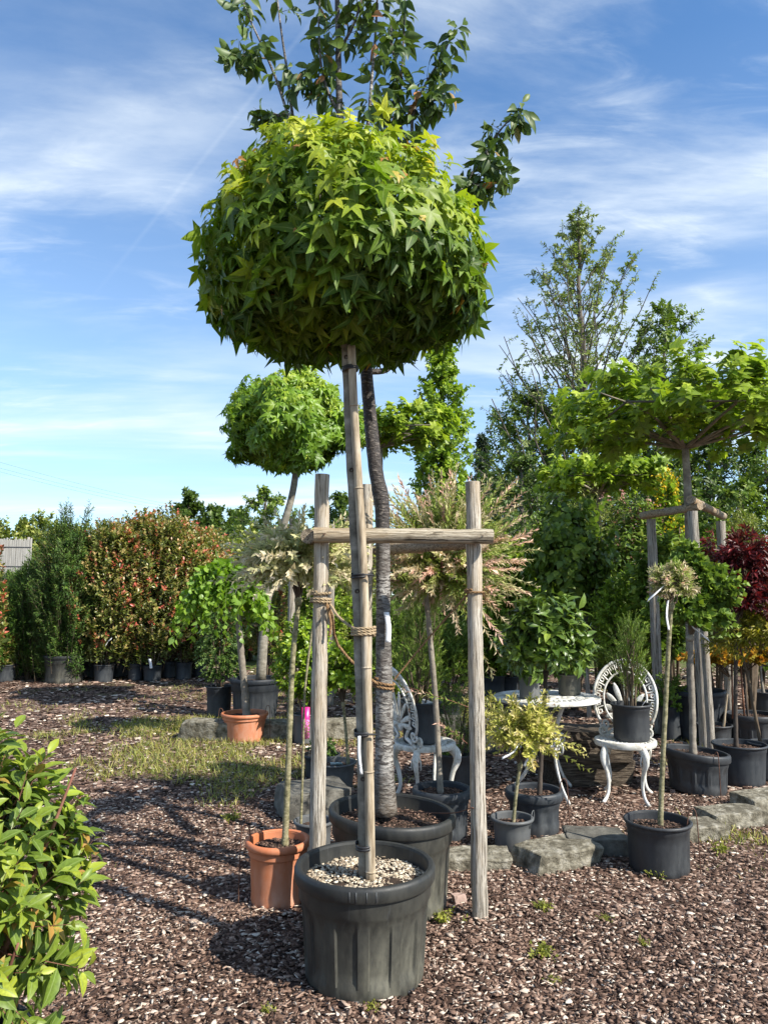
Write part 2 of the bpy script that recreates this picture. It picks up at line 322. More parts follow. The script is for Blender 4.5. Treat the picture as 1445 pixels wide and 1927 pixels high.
barkmat('bark_red', [(0.3, (.12, .05, .03)), (0.7, (.26, .12, .07))], 14, (1, 1, 0.6), 0.3)
barkmat('bark_far', [(0.3, (.06, .05, .04)), (0.7, (.17, .145, .12))], 5, (1, 1, 0.4), 0.4)
barkmat('twig', [(0.3, (.07, .05, .035)), (0.7, (.16, .12, .08))], 10, None, 0.0)
barkmat('twig_green', [(0.3, (.10, .14, .04)), (0.7, (.20, .22, .07))], 10, None, 0.0)
barkmat('twig_red', [(0.3, (.16, .06, .045)), (0.7, (.30, .15, .10))], 10, None, 0.0)
# cherry bark: pale below, a dark grafted stretch, pale again above
m, t, p, out = newmat('bark_cherry')
tcn = N(t, 'ShaderNodeTexCoord'); sp = N(t, 'ShaderNodeSeparateXYZ'); Lk(t, tcn.outputs['Object'], sp.inputs[0])
ln = noise(t, 32, 3, 0.55, stretch=(1, 1, 3.0), dist=0.35); bl = noise(t, 4.5, 4, 0.6, stretch=(1, 1, 1.2))
pale = ramp(t, bl, [(0.34, (.07, .062, .054)), (0.48, (.16, .148, .132)), (0.66, (.42, .40, .37))])
pale = mixc(t, ramp(t, ln, [(0.495, 0.0), (0.56, 0.92)]), pale, (.050, .040, .034))
dk2 = noise(t, 30, 5, 0.7, stretch=(1, 1, 2.5)); dark = mixc(t, ramp(t, ln, [(0.55, 0.0), (0.64, 0.7)]), ramp(t, dk2, [(0.3, (.010, .008, .007)), (0.7, (.055, .042, .036))]), (.22, .185, .155))
patch = noise(t, 7, 3, 0.6, stretch=(1, 1, 2.0)); pale = mixc(t, ramp(t, patch, [(0.52, 0.0), (0.64, 0.75)]), pale, (.085, .070, .060))
zw = mth(t, 'ADD', sp.outputs[2], mth(t, 'MULTIPLY', mth(t, 'SUBTRACT', bl, 0.5), 0.35))
dk = mth(t, 'MULTIPLY', ramp(t, mth(t, 'DIVIDE', zw, 4.0), [(0.40, 0.0), (0.455, 1.0)]), ramp(t, mth(t, 'DIVIDE', zw, 4.0), [(0.66, 1.0), (0.75, 0.0)]))
foot = ramp(t, mth(t, 'ADD', sp.outputs[2], mth(t, 'MULTIPLY', bl, 0.12)), [(0.50, 0.8), (0.62, 0.0)])
col = mixc(t, dk, pale, dark); col = mixc(t, foot, col, (.10, .075, .05))
Lk(t, col, p.inputs['Base Color']); p.inputs['Roughness'].default_value = 0.6; bump(t, p, mth(t, 'ADD', mth(t, 'ADD', ln, bl), dk2), 0.9, 0.010)
# stone, metal, other
simple('stone', [(0.30, (.055, .05, .036)), (0.44, (.14, .125, .092)), (0.55, (.24, .22, .17)), (0.70, (.38, .355, .30))], 17, None, 0.92, 0.15, 1.0, 30, 9, 0.02)
simple('stone_dark', [(0.28, (.05, .047, .04)), (0.5, (.11, .105, .09)), (0.72, (.21, .20, .17))], 9, None, 0.9, 0.2, 0.7, 30, 7, 0.015)
simple('pebble', [(0.3, (.30, .20, .16)), (0.7, (.46, .34, .29))], 14, None, 0.7, 0.3, 0.2)
simple('sleeper', [(0.32, (.02, .015, .012)), (0.5, (.09, .07, .052)), (0.68, (.20, .165, .125))], 16, (0.5, 4, 5), 0.92, 0.2, 1.0, 24, 8, 0.03)
m, t, p, out = newmat('cast_white')
n1 = noise(t, 9, 6, 0.65); n2 = noise(t, 45, 4, 0.6)
col = ramp(t, n1, [(0.34, (.36, .34, .28)), (0.5, (.62, .61, .56)), (0.68, (.74, .74, .72))]); col = mixc(t, ramp(t, n2, [(0.56, 0.0), (0.68, 0.65)]), col, (.26, .23, .17)); col = mixc(t, ramp(t, noise(t, 22, 3, .5), [(0.68, 0.0), (0.72, 0.8)]), col, (.20, .10, .05))
Lk(t, col, p.inputs['Base Color']); p.inputs['Roughness'].default_value = 0.5; bump(t, p, n2, 0.25, 0.003)
simple('rope_coir', [(0.3, (.16, .09, .045)), (0.7, (.36, .23, .12))], 60, None, 0.95, 0.1, 0.5)
simple('rope_pale', [(0.3, (.26, .19, .11)), (0.7, (.44, .34, .22))], 60, None, 0.95, 0.1, 0.5)
simple('black_tie', [(0.3, (.012, .012, .014)), (0.7, (.03, .03, .032))], 20, None, 0.5, 0.4)
simple('rust_wire', [(0.3, (.07, .035, .025)), (0.7, (.15, .075, .05))], 30, None, 0.7, 0.3)
simple('dark_cable', [(0.3, (.10, .10, .11)), (0.7, (.14, .14, .15))], 3, None, 0.7, 0.2)
simple('bamboo_frame', [(0.3, (.05, .045, .03)), (0.7, (.13, .11, .08))], 12, None, 0.6, 0.3)
simple('white_plastic', [(0.3, (.62, .63, .64)), (0.7, (.74, .75, .76))], 10, None, 0.4, 0.4)
simple('aqua_label', [(0.3, (.45, .62, .66)), (0.7, (.62, .74, .76))], 10, None, 0.4, 0.4)
simple('blue_label', [(0.3, (.02, .16, .40)), (0.7, (.03, .22, .5))], 10, None, 0.4, 0.4)
m, t, p, out = newmat('tag_paper')
tcn = N(t, 'ShaderNodeTexCoord'); nz = noise(t, 60, 1, 0.4, stretch=(1.0, 1.0, 6.0)); nb = noise(t, 9, 1)
Lk(t, mixc(t, mth(t, 'MULTIPLY', ramp(t, nz, [(0.60, 0.0), (0.63, 0.75)]), ramp(t, nb, [(0.45, 0.0), (0.52, 1.0)])), (.78, .79, .80), (.12, .12, .13)), p.inputs['Base Color']); p.inputs['Roughness'].default_value = 0.4
m, t, p, out = newmat('pink_label')
tcn = N(t, 'ShaderNodeTexCoord'); sp = N(t, 'ShaderNodeSeparateXYZ'); Lk(t, tcn.outputs['Object'], sp.inputs[0])
vo = N(t, 'ShaderNodeTexVoronoi'); Lk(t, tcn.outputs['Object'], vo.inputs['Vector']); vo.inputs['Scale'].default_value = 55
fl = ramp(t, vo.outputs['Distance'], [(0.1, (.85, .45, .72)), (0.45, (.62, .06, .35)), (0.7, (.16, .22, .05))])
Lk(t, mixc(t, ramp(t, mth(t, 'MULTIPLY', sp.outputs[2], 1.0), [(0.245, 0.0), (0.25, 1.0)]), fl, (.72, .01, .20)), p.inputs['Base Color']); p.inputs['Roughness'].default_value = 0.35
m, t, p = simple('reed', [(0.3, (.17, .16, .14)), (0.7, (.38, .37, .34))], 12, (9, 9, 0.2), 0.9, 0.2, 0.6, 14)
# ground
m, t, p, out = newmat('ground')
geo = N(t, 'ShaderNodeNewGeometry'); pos = geo.outputs['Position']
vo = N(t, 'ShaderNodeTexVoronoi'); Lk(t, pos, vo.inputs['Vector']); vo.inputs['Scale'].default_value = 38
vsp = N(t, 'ShaderNodeSeparateXYZ'); Lk(t, vo.outputs['Color'], vsp.inputs[0])
mul = ramp(t, vsp.outputs[0], [(0.0, (.028, .017, .012)), (0.5, (.095, .056, .042)), (0.85, (.22, .145, .11)), (1.0, (.42, .33, .27))])
gr = ramp(t, noise(t, 45, 5, 0.7, vec=pos), [(0.3, (.035, .055, .014)), (0.55, (.10, .135, .032)), (0.75, (.24, .23, .09))])
big = noise(t, 0.55, 5, 0.62, vec=pos); mid_ = noise(t, 5, 5, 0.7, vec=pos)
spx = N(t, 'ShaderNodeSeparateXYZ'); Lk(t, pos, spx.inputs[0])
far = ramp(t, mth(t, 'DIVIDE', spx.outputs[1], 40.0), [(0.12, 0.0), (0.20, 0.04), (0.33, 0.12), (0.5, 0.45), (0.8, 0.6)])
gf = mth(t, 'ADD', mth(t, 'ADD', mth(t, 'MULTIPLY', big, 0.55), mth(t, 'MULTIPLY', mid_, 0.3)), far)
Lk(t, mixc(t, ramp(t, gf, [(0.55, 0.0), (0.66, 1.0)]), mul, gr), p.inputs['Base Color']); p.inputs['Roughness'].default_value = 0.95; p.inputs['Specular IOR Level'].default_value = 0.15
bump(t, p, mth(t, 'ADD', vsp.outputs[1], mid_), 0.9, 0.02)

# ------------------------------------------------------------------ leaf shapes (y = tip, z = upper face)
def ovate(w, fold=0.35, curl=0.25, peak=0.45, pet=0.12):
    V = [(0, 0, 0)]; mid = [0]; ys = [0.26, 0.55, 0.82]
    for y in ys:
        hw = w * math.sin(math.pi * min(1, y / (2 * peak)) if y < peak else math.pi * (0.5 + 0.5 * (y - peak) / (1 - peak)))
        hw = max(hw, 0.25 * w); zc = -curl * y * y
        V += [(-hw, y, zc + fold * hw), (0, y, zc), (hw, y, zc + fold * hw)]; mid += [1, 0, 1]
    V.append((0, 1, -curl * 1.15)); mid.append(0)
    Fs = [(0, 2, 1), (0, 3, 2), (1, 2, 5, 4), (2, 3, 6, 5), (4, 5, 8, 7), (5, 6, 9, 8), (7, 8, 10), (8, 9, 10)]
    b = len(V); V += [(-.012, -pet, .0), (.012, -pet, .0)]; mid += [0, 0]; Fs.append((b, b + 1, 0))
    V = [(x, y + pet, z) for x, y, z in V]
    return proto(V, Fs, mid)
def rhomb(w, fold=0.3, curl=0.15):
    return proto([(0, 0, 0), (-w, .45, fold * w), (0, 1, -curl), (w, .45, fold * w)], [(0, 2, 1), (0, 3, 2)], [0, 1, 0, 1])
def lobed(angs, lens, sin_r, sh_r, sh_w, droop, fold, pet=0.45):
    V = [(0, 0, 0)]; mid = [0]; Fs = []
    def pt(a, r, z): return (r * math.sin(a), r * math.cos(a), z - droop * r * r)
    n = len(angs); sidx = []
    for i in range(n + 1):
        if i == 0: a, r = angs[0] - 0.55, sin_r * 0.8
        elif i == n: a, r = angs[-1] + 0.55, sin_r * 0.8
        else: a, r = 0.5 * (angs[i - 1] + angs[i]), sin_r
        sidx.append(len(V)); V.append(pt(a, r, fold * r)); mid.append(1)
    for i, (a, l) in enumerate(zip(angs, lens)):
        b = len(V); rs = sh_r * l; da = math.atan2(sh_w * l, rs)
        V += [pt(a, 0.5 * l, 0), pt(a - da, rs, fold * 0.6 * rs), pt(a + da, rs, fold * 0.6 * rs), pt(a, l, -0.06)]; mid += [0, 1, 1, 0.1]
        Fs += [(0, b, b + 1, sidx[i]), (b, b + 3, b + 1), (b, b + 2, b + 3), (0, sidx[i + 1], b + 2, b)]
    b = len(V); V += [(-.012, -pet, .05), (.012, -pet, .05)]; mid += [0, 0]; Fs.append((b, b + 1, 0))
    return proto(V, Fs, mid)
STAR = lobed([R(-118), R(-60), 0, R(60), R(118)], [.62, .92, 1.05, .92, .62], .36, .52, .175, .14, .12)
STAR2 = lobed([R(-115), R(-55), 0, R(55), R(115)], [.66, .95, 1.05, .90, .60], .36, .50, .185, .32, .22)
PLANE = lobed([R(-112), R(-56), 0, R(56), R(112)], [.70, .92, 1.0, .92, .70], .52, .62, .26, .18, .12)
OVAL = ovate(.24, .4, .28); OVAL_W = ovate(.34, .3, .25); LANCE = ovate(.16, .4, .25, .4); HEART = ovate(.40, .25, .32, .38, .25)
RH = rhomb(.28); RHN = rhomb(.14); RHW = rhomb(.40); RHL = rhomb(.20, .3, .2); NEEDLE = rhomb(.075, .2, .05)
BLADE = proto([(-.042, 0, 0), (.042, 0, 0), (-.032, .5, .05), (.032, .5, .05), (0, 1, .28)], [(0, 1, 3, 2), (2, 3, 4)], [1] * 5)

# ------------------------------------------------------------------ foliage generators
UPV = np.array([0, 0, 1.0])
def rdirs(rng, n, zmin=-1.0):
    z = rng.uniform(zmin, 1, n); a = rng.uniform(0, 2 * math.pi, n); r = np.sqrt(1 - z * z); return np.stack([r * np.cos(a), r * np.sin(a), z], -1)
def lumps(rng, u, amp, k=7, freq=3.2):
    s = np.zeros(len(u))
    for _ in range(k): s += np.sin(freq * (u @ rng.normal(size=3)) + rng.uniform(0, 6.3))
    return 1 + amp * s / math.sqrt(k)
def shoot_pos(P0, D, L, t, droop):
    return P0[:, None] + (D * L[:, None])[:, None] * t[..., None] - UPV * (droop * L)[:, None, None] * (t ** 2)[..., None]
def leaves_on(rng, P0, D, L, m, size, t0=0.2, ang=55, droop=0.1, upw=0.6, hang=0.0, szj=0.25, tpow=1.0, tipred=0.0, grad=0.5, basecol=0.0):
    n = len(P0); t = t0 + (1 - t0) * ((np.arange(m)[None] + rng.random((n, m))) / m) ** tpow
    pos = shoot_pos(P0, D, L, t, droop); tan = unit((D * L[:, None])[:, None] - UPV * (2 * droop * L)[:, None, None] * t[..., None])
    a = unit(np.cross(tan, np.array([.3, .2, .93]))); b = np.cross(tan, a)
    ph = 2.4 * np.arange(m)[None] + rng.uniform(0, 6.3, (n, 1)) + rng.normal(0, .4, (n, m))
    side = a * np.cos(ph)[..., None] + b * np.sin(ph)[..., None]
    an = R(ang) * (1.15 - 0.45 * t) + rng.normal(0, .18, (n, m))
    tip = tan * np.cos(an)[..., None] + side * np.sin(an)[..., None] - UPV * hang + rng.normal(0, .12, (n, m, 3))
    nrm = tan * np.sin(an)[..., None] - side * np.cos(an)[..., None] + UPV * upw + rng.normal(0, .2, (n, m, 3))
    s = size * (1 + szj * rng.normal(0, 1, (n, m))).clip(.45, 1.7) * (1.08 - 0.3 * t ** 3)
    r = (basecol + (1 - grad) * rng.random((n, m)) * .85 + grad * .85 * t * rng.random((n, 1)) ** .5).clip(0, .88)
    if tipred: r = np.where((t > .7) & (rng.random((n, 1)) < tipred), rng.uniform(.86, 1.0, (n, m)), r)
    return frames(tip.reshape(-1, 3), nrm.reshape(-1, 3), s.ravel()), pos.reshape(-1, 3), r.ravel()
def ball_shoots(rng, c, rad, n, inner=(.2, .6), amp=.12, zmin=-.9, up=.15, freq=3.2):
    u = rdirs(rng, n, zmin); c = np.asarray(c, float); rad = np.asarray(rad, float)
    e = c + u * rad * (lumps(rng, u, amp, 7, freq) * (1 - np.abs(rng.normal(0, .10, n))))[:, None]
    cc = np.repeat(c[None], n, 0)
    if rad[2] > 1.3 * rad[0]: cc[:, 2] += (e[:, 2] - c[2]) * .78      # tall plants: shoots leave the axis, not one point
    s = cc + (e - cc) * rng.uniform(*inner, n)[:, None] - UPV * (up * rad[2] * rng.random(n))[:, None]
    d = e - s; L = np.linalg.norm(d, axis=1); return s, d / L[:, None], L
def twigs(soup, P0, D, L, droop, r0, r1=0.0006, K=4, seg=3):
    t = np.linspace(0, 1, K)[None].repeat(len(P0), 0); P = shoot_pos(P0, D, L, t, droop)
    soup.tubes(P, np.broadcast_to(np.linspace(r0, r1, K)[None], t.shape), seg); return soup
def leaf_objects(th, crown, prot, mat, M, loc, rnd, count, score):
    """the leaves that show largest become parts of the crown, the rest is returned as a mask"""
    idx = np.argsort(-score)[:count]; q = np.clip((rnd[idx] * 12).astype(int), 0, 11); cache = {}
    for i, k in zip(idx, q):
        if k not in cache:
            s = Soup().scatter(prot, np.eye(3)[None], np.zeros((1, 3)), np.array([(k + .5) / 12])); me = s.mesh('leaf'); me.materials.append(MT[mat]); cache[k] = me
        o = bpy.data.objects.new('leaf', cache[k]); C.objects.link(o); o.parent = crown
        mm = np.eye(4); mm[:3, :3] = M[i]; mm[:3, 3] = loc[i] - th.base; o.matrix_local = Matrix(mm.tolist())
    keep = np.ones(len(loc), bool); keep[idx] = False; return keep
CAMP = np.array([0, 0, CH])
def near_score(loc, nrm, c, size, rng):
    d = np.linalg.norm(loc - CAMP, axis=1); out = np.linalg.norm(loc - c, axis=1); face = np.sum(unit(CAMP - loc) * unit(loc - c), 1)
    return size / d * (0.3 + np.clip(face, 0, 1)) * out ** 2
def crown_part(th, prot, mat, M, loc, rnd, twig=None, twigmat='twig', nobj=0, c=None, name='crown', score=None):
    rng = np.random.default_rng(3); keep = np.ones(len(loc), bool)
    if twig is not None: cr = th.part(name, twig, twigmat)
    if twig is None:
        return th.part(name, Soup().scatter(prot, M, loc, rnd), mat)
    if nobj:
        s = np.linalg.norm(M[:, :, 1], axis=1)
        keep = leaf_objects(th, cr, prot, mat, M, loc, rnd, nobj, near_score(loc, M[:, :, 2], c, s, rng) if score is None else score)
    th.part('foliage', Soup().scatter(prot, M[keep], loc[keep], rnd[keep]), mat, parent=cr, kind='stuff')
    return cr

# ------------------------------------------------------------------ pots
def pot(th, c, rt, rb, h, style='plain', mat='black_plastic_clean', seg=48, soil=0.05, tilt=(0, 0), soilmat='soil', crumbs=0, seed=0):
    c = np.array(c, float); rng = np.random.default_rng(seed + 11)
    def Tl(mb):
        if tilt != (0, 0):
            mb.v = [(x, y, z + (x - c[0]) * tilt[0] + (y - c[1]) * tilt[1]) for x, y, z in mb.v]
        return mb
    w = 0.009 if rt > .2 else 0.006
    if style == 'flute':
        zs = h * 0.70; prof = [(rb * .93, .006), (rb * .985, 0.0), (rb, .012), (rb + .003, .05)]
        body = [(rb + (rt - .02 - rb) * z / h, z) for z in np.linspace(.07, zs - .02, 7)]
        prof += body; k0, k1 = 4, 4 + len(body) - 1
        prof += [(rb + (rt - .02 - rb) * (zs / h) + .004, zs), (rt - .018, zs + .012), (rt - .016, h - .055)]
        nfl = 12
        def fn(j, a, k):
            if j < k0 or j > k1: return 0
            s = (a * nfl / (2 * math.pi)) % 1.0; d = min(s, 1 - s)
            return -.009 * min(1, max(0, (d - .15) / .05)) * (1 if j < k1 else .3)
        seg = nfl * (20 if seg >= 60 else 10 if seg >= 48 else 6)
        mb = MB().lathe(prof, seg, c, fn)
        inner = [(rt - .026, h - .01), (rt - .028, h - .05), (rt - .035, h - soil - .03)]
        po = th.part('pot', Tl(mb.lathe(inner, seg, c)), mat, sharp=35)
        rimp = [(rt - .017, h - .056), (rt - .004, h - .054), (rt, h - .046), (rt + .001, h - .014), (rt - .004, h - .003), (rt - .012, h), (rt - .024, h - .002), (rt - .027, h - .012)]
        th.part('rim', Tl(MB().lathe(rimp, seg, c)), mat, parent=po, sharp=50)
    elif style == 'terra':
        prof = [(rb * .9, .004), (rb, 0), (rb + .004, .02)] + [(rb + (rt - .016 - rb) * z / h, z) for z in np.linspace(.05, h * .74, 5)] + [(rt - .017, h * .76), (rt - .012, h * .775), (rt - .011, h - .035)]
        inner = [(rt - .022, h - .004), (rt - .024, h - .04), (rt - .03, h - soil - .03)]
        po = th.part('pot', Tl(MB().lathe(prof, seg, c).lathe(inner, seg, c)), mat, sharp=35)
        rimp = [(rt - .012, h - .036), (rt - .002, h - .034), (rt + .004, h - .026), (rt + .005, h - .014), (rt, h - .003), (rt - .01, h), (rt - .021, h - .004), (rt - .023, h - .012)]
        th.part('rim', Tl(MB().lathe(rimp, seg, c)), mat, parent=po, sharp=60)
    else:
        z1 = h * .80
        prof = [(rb * .88, .006), (rb * .97, 0), (rb, .008)] + [(rb + (rt - .012 - rb) * z / h, z) for z in np.linspace(.03, z1, 5)] + [(rb + (rt - .012 - rb) * z1 / h + .004, z1 + .006), (rt - .008, h - .018)]
        inner = [(rt - .014, h - .004), (rt - .016, h - .03), (rt - .024, h - soil - .03)]
        po = th.part('pot', Tl(MB().lathe(prof, seg, c).lathe(inner, seg, c)), mat, sharp=35)
        rimp = [(rt - .009, h - .020), (rt, h - .018), (rt + .004, h - .012), (rt + .003, h - .004), (rt - .003, h), (rt - .012, h - .002), (rt - .015, h - .01)]
        th.part('rim', Tl(MB().lathe(rimp, seg, c)), mat, parent=po, sharp=60)
    rs = rt - .031; n = 20 if seg >= 40 else 10; V = [(c[0], c[1], c[2] + h - soil + .012)]; Fs = []; rings = 6 if seg >= 40 else 3
    for j in range(1, rings + 1):
        for k in range(n):
            a = 2 * math.pi * k / n; r = rs * j / rings
            V.append((c[0] + r * math.cos(a), c[1] + r * math.sin(a), c[2] + h - soil + .010 * (1 - j / rings) + (rng.normal(0, .005) if j < rings else 0)))
    Fs = [(0, 1 + k, 1 + (k + 1) % n) for k in range(n)]
    for j in range(rings - 1):
        Fs += [(1 + j * n + k, 1 + (j + 1) * n + k, 1 + (j + 1) * n + (k + 1) % n, 1 + j * n + (k + 1) % n) for k in range(n)]
    so_ = th.part('soil', Tl(MB().add(V, Fs)), soilmat, parent=po)
    if crumbs:
        r = rs * .97 * np.sqrt(rng.random(crumbs)); a = rng.uniform(0, 6.28, crumbs)
        loc = np.stack([c[0] + r * np.cos(a), c[1] + r * np.sin(a), c[2] + h - soil + .006 + .008 * (1 - r / rs) + rng.uniform(0, .005, crumbs)], -1)
        if tilt != (0, 0): loc[:, 2] += (loc[:, 0] - c[0]) * tilt[0] + (loc[:, 1] - c[1]) * tilt[1]
        th.part('soil_crumbs', Soup().scatter(CHIP, chipM(rng, crumbs, rng.uniform(.006, .014, crumbs) * .9), loc, rng.uniform(0, .55, crumbs)), 'bark_chip', parent=po, kind='stuff', smooth=False)
    return po
def pot_px(px, base_py, rim_py, rim_w, taper=.8, z=0.0):
    """centre, rim radius, base radius and height of a pot standing where the photo shows it"""
    c = G(px, base_py, z); top = Wp(px, rim_py, c[1]); rt = sz(top, rim_w) / 2; return c, rt, rt * taper, max(.12, top[2] - z)
def chip_proto(seed, n=6):
    rng = np.random.default_rng(seed); a = np.sort(np.linspace(0, 2 * math.pi, n, endpoint=False) + rng.uniform(-.35, .35, n)); r = rng.uniform(.65, 1.25, n)
    top = [(r[i] * .58 * math.cos(a[i]), r[i] * math.sin(a[i]), .10 + rng.uniform(-.07, .07)) for i in range(n)]
    bot = [(r[i] * .60 * math.cos(a[i]), r[i] * 1.04 * math.sin(a[i]), -.10) for i in range(n)]
    return proto(top + bot, [tuple(range(n))] + [(i, i + n, (i + 1) % n + n, (i + 1) % n) for i in range(n)], [1] * (2 * n))
CHIP = chip_proto(1); CHIPS = [chip_proto(s, n) for s, n in ((1, 5), (2, 4), (3, 6), (4, 5), (5, 4))]
CHIP_FLAT = proto([(-.5, -.9, 0), (.5, -.8, .1), (.55, .8, 0), (-.45, 1, .12)], [(0, 1, 2, 3)], [1] * 4)
def chipM(rng, n, size, tilt=.32, elong=(.45, 1.15)):
    nr = unit(np.stack([rng.normal(0, tilt, n), rng.normal(0, tilt, n), np.ones(n)], -1)); a = rng.uniform(0, 6.28, n)
    M = frames(np.stack([np.cos(a), np.sin(a), np.zeros(n)], -1), nr, size); M[:, :, 0] *= rng.uniform(*elong, n)[:, None]; M[:, :, 2] *= rng.uniform(.5, 1.3, n)[:, None]; return M
def strip(mb, pts, w, side, th=.0008):
    P, _ = smooth_path(pts, [1] * len(pts), 6); s = unit(np.array(side, float)) * w / 2; T = unit(np.gradient(P, axis=0)); nn = unit(np.cross(T, s)) * th
    V = []
    for i in range(len(P)): V += [P[i] - s - nn[i], P[i] + s - nn[i], P[i] + s + nn[i], P[i] - s + nn[i]]
    Fs = [(i * 4 + k, i * 4 + (k + 1) % 4, i * 4 + 4 + (k + 1) % 4, i * 4 + 4 + k) for i in range(len(P) - 1) for k in range(4)] + [(3, 2, 1, 0), tuple(len(V) - 4 + k for k in range(4))]
    return mb.add(V, Fs)
def ring(mb, c, r, w, th, ax=(0, 0, 1), seg=20, squash=(1, 1), tw=.004, turns=1):
    ax = unit(np.array(ax, float)); u = unit(np.cross(ax, [0, 1.0, .01])); v = np.cross(ax, u)
    n = seg * turns; P = [np.array(c) + u * r * squash[0] * math.cos(2 * math.pi * k / seg) + v * r * squash[1] * math.sin(2 * math.pi * k / seg) + ax * tw * (k / seg - turns / 2) for k in range(n + 1)]
    return mb.sweep(P, w, th, seg=6, ref=ax)

# ================================================================== THE GROUND
def grid(xs, ys):
    V = [(x, y, 0) for y in ys for x in xs]; nx = len(xs)
    return V, [(j * nx + i, j * nx + i + 1, (j + 1) * nx + i + 1, (j + 1) * nx + i) for j in range(len(ys) - 1) for i in range(nx - 1)]
mb = MB().add(*grid([-900, -60, -20, -8, -4, -2, 0, 2, 4, 8, 20, 60, 900], [-200, -20, -5, 0, 2, 4, 6, 9, 14, 22, 40, 120, 1200]))
ground = single('ground', mb, 'ground', kind='structure', smooth=False)
POTS = []      # footprints (x, y, r): no chips or grass grow through them
def field(rng, n, y0, y1, xm=.66):
    y = np.sqrt(rng.uniform(y0 * y0, y1 * y1, n)); return np.stack([rng.uniform(-1, 1, n) * (xm * y + .55), y], -1)
def fnoise(p, s, seed=0.0): return np.array([mnoise.noise((x * s + seed, y * s - seed, seed)) for x, y in p])
def grassiness(p):
    """how grassy the mulch is at a place: worn turf left of the edging, tufts by the kerb stones"""
    g = np.full(len(p), -.70) + .9 * fnoise(p, .9, 3.1) + 1.1 * fnoise(p, 2.2, 7.7) + .4 * fnoise(p, 7, 1.7)
    for cx, cy, rx, ry, a in ((-1.5, 7.0, .95, .9, 1.15), (-2.2, 7.6, 1.2, 1.2, .95), (-1.9, 8.9, 1.3, 1.0, .8), (-1.1, 5.9, .5, .6, .7), (-3.2, 8.2, 1.2, .6, .7), (-1.0, 6.3, .55, .5, .9), (2.15, 4.45, .42, .35, 1.2), (2.0, 4.0, .5, .25, .8), (-2.0, 10.5, 2.2, 1.2, .6), (.35, 11, 1.6, 2.5, .9), (3.4, 9.5, 2.0, 2.5, .9), (-4.5, 9.6, 2, .7, .6), (-.9, 5.4, .3, .3, .5)):
        g += a * np.exp(-((p[:, 0] - cx) / rx) ** 2 - ((p[:, 1] - cy) / ry) ** 2)
    return g
